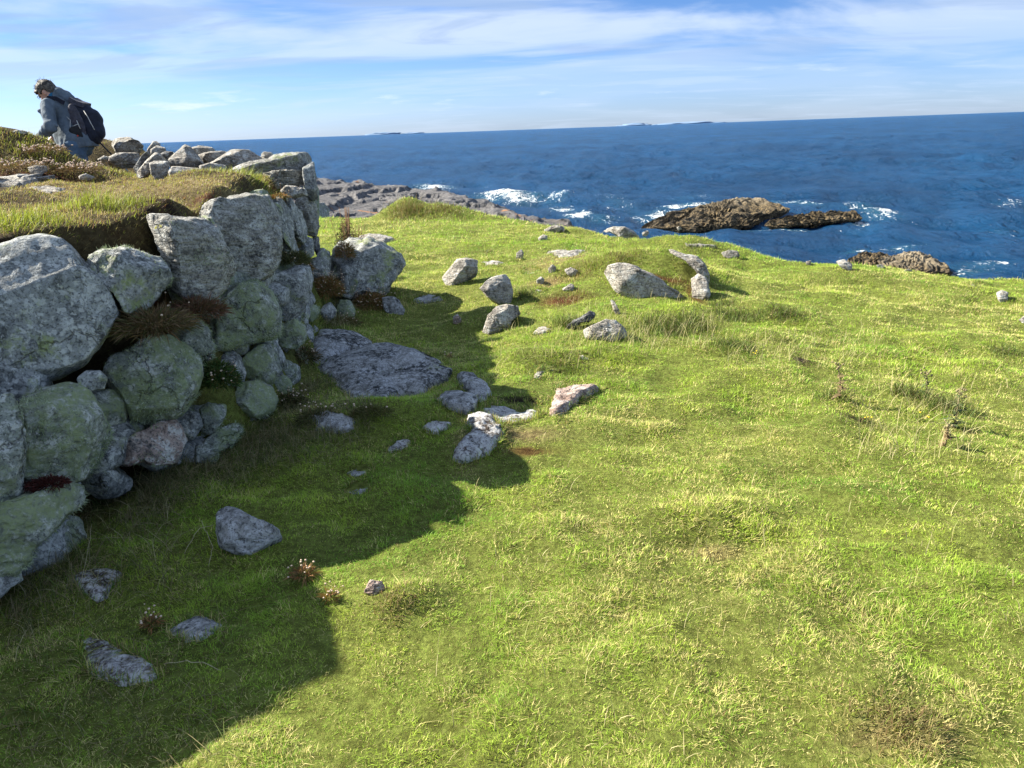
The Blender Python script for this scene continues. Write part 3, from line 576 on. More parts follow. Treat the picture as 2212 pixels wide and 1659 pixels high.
 ('7', [(1095,530),(1120,525),(1115,550),(1095,548)], 'u', 'pale', 'tiny pale stone on the right hand slope', GR, dict(T=.04)),
 ('7', [(1455,550),(1480,545),(1500,560),(1470,567)], 'u', 'pale', 'white stone on the skyline below the dark shore rock', GR, dict(T=.07)),
 ('7', [(1595,578),(1620,568),(1640,578),(1615,585)], 'u', 'pale', 'thin white stone near the skyline, below the brown shore rock', GR, dict(T=.07)),
 ('7', [(1935,650),(1960,637),(2000,645),(1950,665)], 'g', 'pale', 'flat grey stone on the right slope near the sea edge', GR, dict(h=.04)),
 ('7', [(2070,690),(2100,678),(2130,690),(2125,725),(2105,740),(2075,720)], 'u', 'pale', 'round white boulder at the far right of the lawn', GR, dict(T=.08)),
 ('7', [(2185,830),(2212,812),(2245,830),(2212,848)], 'u', 'pale', 'pale stone cut by the right edge of the view', GR, dict(T=.05)),
 ('6', [(1485,545),(1540,520),(1600,525),(1600,555),(1500,560)], 'u', 'top', 'flat topped grey stone on the far turf near the surf', GR, dict(T=.14)),
 ('7', [(430,355),(445,350),(457,362),(440,370)], 'u', 'pale', 'tiny white stone on top of the far mound', GR, dict(D=12.2, T=.05)),
 ('d', [(788,1276),(800,1253),(824,1256),(831,1272),(812,1284)], 'u', 'pink', 'small pinkish stone on the tussock at the shadow edge', GR, dict(T=.02)),
 ('4', [(1450,248),(1475,228),(1500,230),(1482,252)], 'g', 'pale', 'tiny tan stone above the rounded mid lawn boulder', GR, dict(h=.03)),
 ('A', [(1040,1240),(1090,1225),(1120,1280),(1110,1350),(1050,1340)], 'u', 'wallg', 'lichened stone half hidden in thrift below the slanting rock', OU, dict(T=.10)),
 ('A', [(870,1400),(900,1350),(985,1350),(1030,1430),(1010,1520),(900,1510)], 'u', 'wallg', 'smooth greenish slab leaning at the foot of the wall end', OU, dict(T=.10)),
 ('A', [(740,1400),(820,1370),(870,1440),(850,1540),(750,1540)], 'u', 'wall', 'brownish stone in thrift at the foot of the wall end', OU, dict(T=.12)),
 ('A', [(900,1020),(960,960),(1030,1010),(1050,1180),(1000,1280),(920,1260)], 'u', 'wall', 'narrow upright stone joining the wall end to the slanting rock', OU, dict(D=7.7, T=.14)),
 # wall top rubble
 ('B', [(135,60),(210,40),(320,35),(370,60),(440,110),(400,170),(270,195),(190,175),(140,110)], 'u', 'top', 'angular boulder on the skyline right of the walker', RB, dict(D=8.9, T=.25)),
 ('B', [(80,240),(160,200),(260,185),(390,195),(400,260),(330,310),(200,320),(130,310)], 'u', 'top', 'rounded brown stone under the tip of the walking pole', RB, dict(D=8.0, T=.2)),
 ('B', [(470,190),(500,130),(540,75),(580,62),(615,100),(600,150),(520,200)], 'u', 'top', 'small pointed stone standing highest on the rubble skyline', RB, dict(D=8.6, T=.12)),
 ('B', [(520,150),(580,115),(660,130),(672,180),(600,200),(530,195)], 'u', 'top', 'pale stone below the highest pointed stone', RB, dict(D=8.2, T=.12)),
 ('B', [(600,200),(680,165),(750,180),(755,220),(690,250),(620,240)], 'u', 'dark', 'dark low stone between the tilted slabs and the pyramid stone', RB, dict(D=8.0, T=.14)),
 ('B', [(340,335),(430,210),(480,170),(515,190),(440,300),(375,370)], 'u', 'dark', 'dark flat slab leaning steeply to the right', RB, dict(D=7.2, T=.06, amp=.02)),
 ('B', [(370,380),(470,270),(560,185),(620,200),(700,270),(620,300),(540,340),(500,390),(430,400)], 'u', 'top', 'lit slab leaning beside the dark flat slab', RB, dict(D=7.1, T=.1, amp=.02)),
 ('B', [(510,290),(560,270),(700,270),(690,350),(660,430),(580,430),(530,380)], 'u', 'top', 'blocky stone in front of the leaning slabs', RB, dict(D=6.8, T=.13, sq=3.6)),
 ('B', [(705,255),(790,170),(860,112),(915,130),(975,200),(1050,285),(1010,335),(940,335),(830,320),(740,315)], 'u', 'top', 'pyramid shaped stone amid the rubble', RB, dict(D=7.2, T=.22, amp=.025, sq=3.4)),
 ('B', [(920,135),(1000,118),(1130,130),(1165,175),(1060,210),(1000,215),(940,190)], 'u', 'top', 'flat topped stone behind the pyramid stone', RB, dict(D=8.0, T=.2)),
 ('B', [(960,210),(1100,180),(1250,170),(1300,190),(1230,260),(1130,310),(1040,300)], 'u', 'top', 'low buried stone right of the pyramid stone', RB, dict(D=7.7, T=.2)),
 ('B', [(1100,300),(1220,230),(1320,165),(1420,140),(1500,165),(1580,215),(1660,245),(1600,310),(1450,350),(1250,360)], 'u', 'top', 'broad humped stone in the middle of the wall top', RB, dict(D=7.5, T=.28, amp=.025)),
 ('B', [(1630,200),(1650,175),(1720,180),(1770,210),(1755,250),(1680,265),(1635,245)], 'u', 'top', 'little stone perched alone at the seaward end', RB, dict(D=7.6, T=.08)),
 ('B', [(1280,375),(1420,310),(1560,260),(1700,250),(1760,210),(1880,190),(2050,180),(2120,200),(2140,270),(2080,350),(1950,365),(1750,385),(1560,410),(1400,390)], 'u', 'fol', 'long capping slab over the far end of the wall', RB, dict(D=7.35, T=.32, amp=.03, strat=.02, sq=3.5)),
 ('B', [(1560,400),(1750,370),(1960,355),(2080,370),(2080,470),(1900,515),(1700,525),(1620,480)], 'u', 'ledge', 'dark edged layered ledge beneath the capping slab', RB, dict(D=7.25, T=.26, amp=.02, strat=.05, sq=4)),
 ('B', [(2040,340),(2145,280),(2165,420),(2185,600),(2120,610),(2060,500),(2040,420)], 'u', 'wall', 'upright end stone carrying the capping slab', RB, dict(D=7.2, T=.22, amp=.04)),
 ('B', [(1820,565),(1880,510),(1960,520),(2060,550),(2080,600),(1960,620),(1880,615)], 'u', 'top', 'small stone tucked below the layered ledge', RB, dict(D=6.7, T=.12)),
 ('B', [(700,380),(730,320),(860,330),(1010,345),(1030,380),(900,430),(800,455),(740,440)], 'u', 'pale', 'smooth flat stone under the pyramid stone', RB, dict(D=6.75, T=.16, amp=.02)),
 ('B', [(1010,315),(1100,290),(1290,315),(1240,380),(1090,385),(1030,350)], 'u', 'top', 'thin stone wedged behind the grass tuft', RB, dict(D=7.0, T=.16)),
 ('B', [(900,440),(960,380),(1100,370),(1200,385),(1060,440),(960,470)], 'u', 'pale', 'pale low stone in front of the thin wedged stone', RB, dict(D=6.6, T=.12)),
 ('B', [(790,440),(850,420),(900,450),(860,475),(800,470)], 'u', 'pale', 'pebble sized pale stone at the foot of the rubble', RB, dict(D=6.3, T=.06)),
 ('B', [(380,790),(410,745),(460,735),(490,790),(455,855),(420,868)], 'u', 'pale', 'small pale stone in the eroded peat hollow', RB, dict(D=4.6, T=.05)),
 ('1', [(-250,1380),(0,1340),(120,1300),(300,1275),(500,1270),(720,1290),(560,1310),(420,1340),(250,1420),(60,1500),(-250,1560)], 'g', 'top', 'long pale bedrock strip across the wall top at the left edge', RB, dict(h=.07)),
 ('1', [(340,1440),(470,1415),(620,1430),(770,1480),(600,1490),(420,1470)], 'g', 'top', 'thin pale rock among red brown turf on wall top', RB, dict(h=.05)),
 ('1', [(310,1210),(400,1190),(510,1200),(520,1250),(440,1280),(350,1270)], 'u', 'top', 'small white grey stone left of the walker\'s legs', RB, dict(D=6.9, T=.1)),
 ('1', [(640,1150),(780,1140),(1000,1155),(1010,1220),(900,1260),(700,1240)], 'u', 'top', 'flat stone in front of the walker\'s legs', RB, dict(D=7.6, T=.14)),
 ('1', [(-30,840),(20,820),(50,850),(30,900),(-30,900)], 'u', 'top', 'dark lump of rock on the skyline at the left edge', RB, dict(D=7.6, T=.1)),
 ('1', [(60,870),(120,810),(190,795),(290,810),(330,860),(250,910),(120,910)], 'u', 'top', 'rock on the grassy hump left of the walker', RB, dict(D=7.4, T=.16)),
 ('1', [(880,1305),(960,1280),(1060,1320),(1000,1350),(900,1340)], 'u', 'top', 'small dark and white stone below the walker', RB, dict(D=6.5, T=.08)),
 ('1', [(1095,1120),(1160,1080),(1220,1100),(1170,1150)], 'u', 'pale', 'white stone showing below the backpack', RB, dict(D=7.9, T=.07)),
]
_seen = {}
for i, (k, pts, mode, mt, lab, grp, kw) in enumerate(ROCKS):
    rock_thing('rock' if grp != RB else 'loose_stone', lab, 'rock' if grp != RB else 'stone', k, pts, mode, mt, grp, seed=100+i, **kw)
# rock shore and skerries
def shore():
    A = np.linspace(-.48, .12, 340); D = np.geomspace(38, 175, 300); aa, dd = np.meshgrid(A, D); X = aa*dd; Y = dd
    cu = np.array([-900, 300, 680, 760, 850, 905, 1000, 1100, 1170, 1240, 1300]); cD = np.array([150, 128, 118, 116, 112, 108, 102, 96, 90, 84, 60])
    # coast distance as function of azimuth, with a height that builds up inland
    uu = CX+F*aa; coast = np.interp(uu, cu, cD)
    x, y = X.ravel(), Y.ravel()
    ins = (coast-dd).ravel()+fbm2(x, y, .09, 3, 2.2)*10
    lim = np.interp(uu.ravel(), [300, 680, 905, 1100, 1240, 1300], [5.6, 5.0, 3.5, 2.4, 1.5, -.4])
    h = lim*ss(-1, 13, ins)+np.minimum(ins, 0)*.5
    q = np.stack([x*.13, y*.055, x*0+3], 1)
    h = h+ridged(q, 4)*1.15*ss(-3, 6, ins)-.75*ss(-3, 6, ins)+(ridged(q*3.2, 3)-.5)*.45; st_ = h*1.6+.35*fbm(q*1.5, 2); h = h*.45+.55*(np.floor(st_)+ss(.55, 1.0, st_-np.floor(st_))-.18*fbm(q*1.5, 2))/1.6
    near = ss(75, 45, dd.ravel()); h = h-near*1.5
    h = np.where(h < -2, -2, h); V = np.stack([x, y, h+SEA], 1)
    n, m = aa.shape; idx = np.arange(n*m).reshape(n, m); Fq = np.stack([idx[:-1, :-1], idx[:-1, 1:], idx[1:, 1:], idx[1:, :-1]], -1).reshape(-1, 4)
    o = mesh_obj('rock_shore', V, Fq, M_SHORE, None, False); tag(o, 'grey rock platform running out into surf beyond the far lawn', 'rock shore')
    return ins.reshape(n, m), X, Y
shore()
def skerry(name, lab, poly, Dlow, Dhigh, T, mat, seed, lev=6):
    poly = np.array(poly, float); c = centroid(poly); rf = outline_fn(poly, c); S, Fc = ico(lev)
    r = np.hypot(S[:, 0], S[:, 1]); th = np.arctan2(-S[:, 1], S[:, 0]); sq = 2.2; t = 1/np.power(np.power(r, sq)+np.power(np.abs(S[:, 2]), sq), 1/sq)
    rad = rf(th)*r*t; u = c[0]+np.cos(th)*rad; v = c[1]+np.sin(th)*rad; y0, y1 = poly[:, 1].min(), poly[:, 1].max()
    DD = Dhigh+(Dlow-Dhigh)*(v-y0)/(y1-y0)-T*S[:, 2]*t
    V = P(u, v, DD); N = vnormals(V, Fc)
    am_ = 1.0 if lev > 5 else .5; V = V+N*(am_*(fbm(V*.5+seed, 3)*.5+(ridged(V*.9+seed, 4)-.5)*.5)[:, None]); V = V+vnormals(V, Fc)*((ridged(V*3.1, 3)-.5)*.28)[:, None]
    V[:, 2] = np.maximum(V[:, 2], SEA-1.5)
    o = mesh_obj(name, V, Fc, mat, None, False, (V[:, 0].mean(), V[:, 1].mean(), SEA)); return tag(o, lab, 'rock island', 'weed covered rocks in the sea')
skerry('skerry', 'largest brown skerry, humped and weedy with surf behind it', [(1370,500),(1400,484),(1425,472),(1460,458),(1520,446),(1560,438),(1600,428),(1630,430),(1660,437),(1690,447),(1715,452),(1685,462),(1655,476),(1625,492),(1580,500),(1480,505)], 74.5, 84, 3.2, M_SKERRY, 3)
skerry('skerry', 'long low arm of weedy rock right of the largest skerry', [(1640,486),(1665,478),(1700,470),(1750,463),(1810,456),(1840,457),(1856,463),(1864,472),(1850,478),(1800,482),(1740,487),(1680,492)], 74.5, 77, 1.2, M_SKERRY, 8)
skerry('skerry', 'dark weedy rock just over the lawn, left of the tan rock', [(1830,565),(1850,554),(1880,549),(1910,550),(1935,560),(1940,585),(1880,590),(1840,580)], 51, 53, 1.0, M_SKERRY, 12, 5)
skerry('skerry', 'tan topped rock just over the lawn at the right', [(1900,565),(1930,553),(1960,544),(1990,546),(2015,555),(2045,575),(2060,592),(2000,600),(1920,600)], 49, 52.5, 1.3, M_TAN, 15, 5)
# faint islands on the horizon
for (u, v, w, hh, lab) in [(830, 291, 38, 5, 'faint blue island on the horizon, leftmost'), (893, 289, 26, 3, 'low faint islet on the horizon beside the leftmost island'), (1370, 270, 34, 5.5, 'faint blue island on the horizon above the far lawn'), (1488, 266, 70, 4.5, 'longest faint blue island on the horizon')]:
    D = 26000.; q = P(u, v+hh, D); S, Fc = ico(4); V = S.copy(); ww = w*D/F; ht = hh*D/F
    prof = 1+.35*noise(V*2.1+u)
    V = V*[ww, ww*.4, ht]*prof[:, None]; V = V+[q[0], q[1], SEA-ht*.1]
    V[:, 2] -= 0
    tag(mesh_obj('island', V, Fc, M_ISLE_HAZE, None, True, (q[0], q[1], SEA)), lab, 'island', kind='structure')
# ------------------------------------------------------------------ sea
def sea():
    A = np.concatenate([np.linspace(-1.9, -.62, 50)[:-1], np.linspace(-.62, .74, 560), np.linspace(.74, 1.9, 50)[1:]]); inv = np.linspace(1/30., 1/400., 520); D = np.concatenate([1/inv, np.geomspace(410, 45000, 110)])
    aa, dd = np.meshgrid(A, D); x = (aa*dd).ravel(); y = dd.ravel(); d = y
    z = np.zeros_like(x); rg = np.random.default_rng(4)
    for k in range(44):
        L = math.exp(rg.uniform(math.log(1.6), math.log(26))); th = rg.normal(-2.3, .75); kx, ky = math.cos(th)*2*math.pi/L, math.sin(th)*2*math.pi/L
        z = z + np.sin(kx*x+ky*y+rg.uniform(0, 6.3))*.0105*L*ss(110*L, 30*L, d)
    z = z*(.8+.6*fbm2(x, y, .02, 2, 9.))+SEA
    foam = np.zeros_like(x)
    for (u, v, ru, rv, a) in [(940,407,60,7,.9),(1090,424,75,7,1.0),(1130,430,50,8,1.0),(1200,432,40,6,.7),(1215,460,30,8,1.0),(1190,448,60,10,.6),(1250,474,35,7,1.0),(1300,480,50,8,.6),(1340,440,60,30,.42),(1480,446,70,8,.95),(1430,462,45,10,.85),
            (1690,440,70,8,1.0),(1760,447,60,7,.8),(1880,462,40,14,.8),(1770,492,70,5,.9),(1700,492,60,6,.8),(1850,478,30,7,.8),(1640,500,60,7,.6),(2080,585,80,9,.75),(2120,575,110,12,.5),(2180,440,70,5,.45),(1900,505,120,10,.35),(1230,412,90,4,.5),(1500,430,90,5,.35),
            (2150,492,90,10,.35),(1390,470,40,18,.6),(1010,402,60,3,.6),(1370,395,30,2,.3),(1850,540,40,5,.7),(1950,540,60,5,.6)]:
        r = ray(u, v); t = (SEA-CAM[2])/r[2]; q = CAM+r*t; r2 = ray(u, v-rv); t2 = (SEA-CAM[2])/r2[2]; q2 = CAM+r2*t2
        rx = ru*t/F; ry = max(q2[1]-q[1], 1.0); foam = np.maximum(foam, a*np.exp(-((x-q[0])/rx)**2-((y-q[1])/ry)**2))
    n, m = aa.shape; idx = np.arange(n*m).reshape(n, m); Fq = np.stack([idx[:-1, :-1], idx[:-1, 1:], idx[1:, 1:], idx[1:, :-1]], -1).reshape(-1, 4)
    V = np.stack([x, y, z], 1)
    o = mesh_obj('sea', V, Fq, M_SEA, None, True, None, {'foam': foam}); tag(o, kind='structure')
sea()
# sea bed / land under everything, kept below the water
# ------------------------------------------------------------------ ground
for (u, v, ru, rv, kd) in [(1732,776,20,5,'soil'),(1215,650,60,14,'red'),(1190,610,60,12,'straw'),(1420,600,90,8,'red'),(1500,640,14,30,'red'),(1060,905,60,22,'straw'),(1130,940,90,14,'straw'),(1140,865,70,6,'soil'),(1010,960,30,40,'straw'),(1540,1195,60,12,'straw'),(1220,560,90,14,'straw'),
        (1950,1580,120,40,'straw'),(1140,975,60,10,'red'),(1850,905,30,5,'soil'),(2100,935,24,5,'soil'),(375,458,60,14,'soil'),(330,470,50,8,'soil'),(100,385,130,14,'red'),(60,400,90,14,'straw'),(430,395,150,30,'straw'),(250,410,150,20,'straw'),(600,425,30,12,'red'),(470,450,50,14,'red'),(30,560,300,20,'soil'),(350,690,50,20,'red'),(420,600,50,20,'red'),(100,1045,60,10,'red'),
        (1500,440,0,0,'x')]:
    if kd == 'x': continue
    d = hit([u, u], [v, v-rv]); 
    if np.isnan(d[0]): continue
    q = P(u, v, d[0]); q2 = P(u, v-rv, d[1] if not np.isnan(d[1]) else d[0]*1.05); BARE.append((q[0], q[1], max(ru*d[0]/F, .02), max(min(abs(q2[1]-q[1]), 1.2), .04), kd))
def bare(x, y, kinds):
    m = np.zeros_like(x)
    for bx, by, rx, ry, kd in BARE:
        if kd in kinds: m = np.maximum(m, np.exp(-(((x-bx)/rx)**2+((y-by)/ry)**2)*1.1))
    return m
def ground_col(x, y):
    g = fbm2(x, y, 1.3, 4, 12.0); s = fbm2(x, y, .7, 4, 20.0)
    bank = ss(0, .25, xf(y)-x)
    c = np.array([.20, .24, .05])*(1+.5*g[:, None]); c = c*(1-bank[:, None])+np.array([.11, .085, .04])*bank[:, None]
    st = bare(x, y, ('straw',))[:, None]; c = c*(1-st)+np.array([.30, .235, .11])*st
    rd = bare(x, y, ('red',))[:, None]; c = c*(1-rd)+np.array([.13, .045, .022])*rd
    so = bare(x, y, ('soil',))[:, None]; so = np.clip(so*1.5*(1+.8*fbm2(x, y, 9, 3, 66.)[:, None]), 0, 1); c = c*(1-so)+np.array([.035, .022, .014])*so
    return np.clip(c, .005, 1)
def ground():
    xs = np.concatenate([-6.5-np.geomspace(.1, 60, 60)[::-1], np.arange(-6.5, 7.0, .045), 7.0+np.geomspace(.1, 60, 60)])
    ys = np.concatenate([-30+np.arange(0, 30, .6), np.arange(0, 11, .04), 11+np.geomspace(.05, 50, 190)])
    X, Y = np.meshgrid(xs, ys); x, y = X.ravel(), Y.ravel(); z = H(x, y)
    n, m = X.shape; idx = np.arange(n*m).reshape(n, m); Fq = np.stack([idx[:-1, :-1], idx[:-1, 1:], idx[1:, 1:], idx[1:, :-1]], -1).reshape(-1, 4)
    tag(mesh_obj('ground', np.stack([x, y, z], 1), Fq, M_GROUND, None, True, None, {'col': ground_col(x, y)}), kind='structure')
ground()
# ------------------------------------------------------------------ grass
def in_rocks(x, y, k=.84):
    m = np.zeros(x.shape, bool)
    for c, rf, mr, zt in FOOT:
        dx = x-c[0]; dy = y-c[1]; near = np.where(dx*dx+dy*dy < (mr*1.05)**2)[0]
        if len(near) == 0: continue
        r = np.hypot(dx[near], dy[near]); m[near] |= r < rf(np.arctan2(dy[near], dx[near]))*k
    return m
def slope_n(x, y, e=.03):
    z = H(x, y); return z, (H(x+e, y)-z)/e, (H(x, y+e)-z)/e
def blades(name, root, h, w, lean, ang, col, seg=2, mat=None, nrm=None, tipcol=None):
    n = len(root); dirv = np.stack([np.cos(ang), np.sin(ang), np.zeros(n)], 1); side = np.stack([-np.sin(ang), np.cos(ang), np.zeros(n)], 1)
    tw = RNG.normal(0, .7, n)[:, None]; side = side+dirv*tw; side /= np.linalg.norm(side, axis=1)[:, None]
    upv = np.tile([0., 0, 1], (n, 1)) if nrm is None else nrm
    rows = []
    for k in range(seg+1):
        t = k/seg; p = root+upv*(h*(t-.45*np.minimum(lean, 1.4)*t*t))[:, None]+dirv*(h*lean*t**1.6)[:, None]
        if k < seg:
            ww = (w*(1-.45*t)*.5)[:, None]; rows += [p-side*ww, p+side*ww]
        else: rows.append(p)
    V = np.stack(rows, 1); nv = V.shape[1]; base = (np.arange(n)*nv)[:, None]
    tr = []
    for k in range(seg-1): a = 2*k; tr += [[a, a+1, a+3], [a, a+3, a+2]]
    a = 2*(seg-1); tr.append([a, a+1, a+2]); tr = np.array(tr)
    Fc = (base[:, :, None]+tr[None]).reshape(-1, 3)
    cc = np.repeat(col[:, None, :], nv, 1)
    if tipcol is not None: cc[:, -1] = tipcol
    return V.reshape(-1, 3), Fc, cc.reshape(-1, 3)
def grass_colors(x, y, n):
    g = fbm2(x, y, 1.6, 3, 31.)+.5*fbm2(x, y, 6, 2, 33.); s = fbm2(x, y, .55, 3, 41.)+.5*fbm2(x, y, 3.2, 2, 44.)+.35*fbm2(x, y, 12, 2, 46.)
    green = np.array([.15, .34, .032]); lime = np.array([.46, .58, .070]); straw = np.array([.78, .68, .28]); brown = np.array([.26, .18, .07])
    t = np.clip(.55+.8*g, 0, 1)[:, None]; c = green*(1-t)+lime*t
    ps = np.clip(.28+.85*s, .05, .8)+.5*bare(x, y, ('straw',))
    r = RNG.random(n); st = (r < ps)[:, None]; c = np.where(st, straw*RNG.uniform(.6, 1.15, (n, 1)), c)
    br = (RNG.random(n) < .06)[:, None]; c = np.where(br, brown, c)
    return c*RNG.uniform(.7, 1.3, (n, 1))
VZ, FZ, CZ, OFF = [], [], [], 0
def collect(t):
    global OFF
    V, Fc, cc = t; VZ.append(V); FZ.append(Fc+OFF); CZ.append(cc); OFF += len(V)
def flush(name, label, mat):
    global VZ, FZ, CZ, OFF
    o = mesh_obj(name, np.concatenate(VZ), np.concatenate(FZ), mat, None, False, None, {'col': np.concatenate(CZ)})
    tag(o, label, 'grass', kind='stuff'); VZ, FZ, CZ, OFF = [], [], [], 0; return o
def lawn_mask(x, y, z): return (xf(y)-x < .02+.0*z) | (y > 9.5)
for (y0, y1, dens, hh, ww, seg) in [(1.2, 2.6, 30000, .0155, .0019, 2), (2.6, 4.2, 18500, .0165, .0025, 2), (4.2, 6.5, 10500, .019, .0034, 2), (6.5, 10, 5000, .025, .0050, 1), (10, 15, 2000, .032, .0080, 1), (15, 26, 600, .05, .013, 1)]:
    xw = lambda y: .72*y+.6
    N = int(dens*(y1-y0)*2*xw(y1)); y = RNG.uniform(y0, y1, N); x = RNG.uniform(-xw(y1), xw(y1), N)
    k = (np.abs(x) < xw(y)) & (xf(y)-x < .03) & (y-edge_y(x) < 4); x, y = x[k], y[k]
    z, sx, sy = slope_n(x, y); n = len(x)
    keep = ~in_rocks(x, y) & (RNG.random(n) > bare(x, y, ('soil', 'red'))*1.3)
    x, y, z, sx, sy = x[keep], y[keep], z[keep], sx[keep], sy[keep]; n = len(x)
    tus = np.clip(fbm2(x, y, 4.5, 3, 52.)*1.7+1.0, .7, 2.0)*np.clip(fbm2(x, y, 1.2, 2, 55.)*.9+1.0, .75, 1.5)
    h = hh*tus*RNG.uniform(.5, 1.5, n); w = ww*RNG.uniform(.7, 1.3, n); lean = RNG.gamma(2.2, .42, n)
    ang = RNG.uniform(0, 2*math.pi, n)*.75+fbm2(x, y, 5, 2, 58.)*5
    nr = np.stack([-sx, -sy, np.ones(n)], 1); nr /= np.linalg.norm(nr, axis=1)[:, None]
    collect(blades('g', np.stack([x, y, z-.004], 1), h, w, lean, ang, grass_colors(x, y, n), seg, nrm=nr))
flush('grass', 'short mottled green and straw coloured turf covering the headland', M_GRASS)
# turf on top of the wall bank and tufts in its gaps
xb, yb = [], []
for (y0, y1, dens) in [(1.0, 5.0, 6500), (5.0, 8.0, 4200), (8.0, 13, 1500)]:
    N = int(dens*(y1-y0)*4.5); y = RNG.uniform(y0, y1, N); x = xf(y)-RNG.uniform(0, 4.5, N)+.05; xb.append(x); yb.append(y)
x = np.concatenate(xb); y = np.concatenate(yb); k = ~in_rocks(x, y, .9); x, y = x[k], y[k]
k = RNG.random(len(x)) > bare(x, y, ('soil',))*.75; x, y = x[k], y[k]; z, sx, sy = slope_n(x, y)
top = z > 1.0; n = len(x); d = xf(y)-x
c = grass_colors(x, y, n); s1 = fbm2(x, y, 1.5, 3, 61.)+.3*fbm2(x, y, 7, 2, 63.)
ol = np.array([.27, .24, .085]); st = np.array([.46, .35, .17]); br = np.array([.23, .13, .065]); yg = np.array([.30, .34, .05]); rdc = np.array([.20, .075, .04])
t = np.clip(.5+1.3*s1, 0, 1)[:, None]; cb = st*(1-t)+ol*t; rm = RNG.random((n, 1)); cb = np.where(rm < .18, br, np.where(rm > .80, yg, cb))
tu = np.zeros(n)
for (u, v, D, rx, ry, a) in [(215, 430, 4.2, .24, .16, 1.6), (20, 450, 3.7, .25, .2, 1.3), (560, 395, 6.3, .42, .22, 1.3), (60, 310, 7.2, .5, .3, .5), (470, 405, 6.2, .5, .2, .35), (270, 350, 7.6, .25, .2, .6), (440, 385, 6.6, .3, .08, .5)]:
    q = P(u, v, D); tu = np.maximum(tu, a*np.exp(-((x-q[0])/rx)**2-((y-q[1])/ry)**2))
f = np.clip(tu*1.2, 0, 1)[:, None]; cb = np.where(RNG.random((n, 1)) < f*.85, yg*RNG.uniform(.7, 1.2, (n, 1)), cb)
sl_ = bare(x, y, ('soil',))[:, None]; cb = np.where(RNG.random((n, 1)) < sl_*1.3, np.array([.10, .065, .035]), cb); rr = bare(x, y, ('red',))[:, None]; cb = np.where(RNG.random((n, 1)) < rr, rdc, cb)
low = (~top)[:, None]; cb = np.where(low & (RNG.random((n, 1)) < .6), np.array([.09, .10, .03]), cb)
cb = cb*RNG.uniform(.65, 1.3, (n, 1))
h = (.020+.055*tu)*RNG.uniform(.5, 1.6, n)*np.where(top, 1, 1.1); w = np.where(y < 5, .0030, .0042)*RNG.uniform(.7, 1.3, n)
nr = np.stack([-sx*.35, -sy*.35, np.ones(n)], 1); nr /= np.linalg.norm(nr, axis=1)[:, None]
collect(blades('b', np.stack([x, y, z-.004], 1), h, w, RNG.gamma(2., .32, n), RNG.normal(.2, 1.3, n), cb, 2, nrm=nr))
flush('turf', 'olive and straw turf growing over the top and gaps of the stone wall', M_GRASS)
# longer straggly grass: at the wall foot, and pale seed stalks on the lawn
def scatter_px(u0, u1, v0, v1, n, dmax=30):
    u = RNG.uniform(u0, u1, n); v = RNG.uniform(v0, v1, n); D = hit(u, v); k = ~np.isnan(D) & (D < dmax); p = P(u[k], v[k], D[k]); return p[:, 0], p[:, 1]
def straggle(x, y, hm, wm, cols, leanm=1.0, seg=3, dirm=None, jit=1.2):
    n = len(x); z = H(x, y); c = np.array(cols)[RNG.integers(0, len(cols), n)]*RNG.uniform(.7, 1.25, (n, 1))
    ang = RNG.uniform(0, 6.28, n) if dirm is None else RNG.normal(dirm, jit, n)
    collect(blades('s', np.stack([x, y, z-.005], 1), hm*RNG.uniform(.5, 1.4, n), wm*RNG.uniform(.7, 1.3, n), RNG.gamma(2.5, leanm/2.5, n), ang, c, seg))
gs = [(.10, .12, .035), (.30, .26, .12), (.22, .17, .09), (.13, .17, .04), (.40, .35, .20)]
y = RNG.uniform(1.6, 8.3, 9000); x = xf(y)+np.abs(RNG.normal(0, .12, 9000)); k = (~in_rocks(x, y, 1.0)) & (fbm2(x, y, 3, 2, 71.) > -.15); straggle(x[k], y[k], .085, .0028, gs, .9, 3, 0.0, 1.6)
u = RNG.uniform(300, 800, 5000); v = 1065-(u-300)*.35+RNG.normal(0, 35, 5000); D = hit(u, v); p = P(u, v, D); k = ~np.isnan(D) & ~in_rocks(p[:, 0], p[:, 1], 1.0); straggle(p[k, 0], p[k, 1], .075, .0025, gs, 1.0)
x, y = scatter_px(0, 520, 1150, 1659, 1300); straggle(x, y, .06, .0020, gs[:4], 1.3)
x, y = scatter_px(0, 400, 950, 1300, 1200); straggle(x, y, .11, .0024, gs, 1.1)
pale = [(.55, .48, .26), (.48, .42, .2), (.42, .44, .14)]
for (a, b, c_, d_, n, hm) in [(1230, 1560, 690, 770, 520, .15), (1560, 1900, 730, 800, 330, .13), (1180, 1400, 650, 740, 240, .10), (1850, 2100, 830, 1000, 320, .15), (700, 1300, 480, 560, 260, .14), (1560, 2212, 600, 900, 420, .09), (1000, 2212, 800, 1400, 520, .07), (940, 1500, 1400, 1659, 90, .06), (1050, 1250, 690, 800, 160, .12), (1340, 1470, 600, 660, 60, .1), (780, 1010, 450, 500, 200, .12)]:
    x, y = scatter_px(a, b, c_, d_, n); k = ~in_rocks(x, y, 1.0); straggle(x[k], y[k], hm, .0019+.00035*np.sqrt(np.mean(y[k])), pale, .55, 3, .3, 1.5)
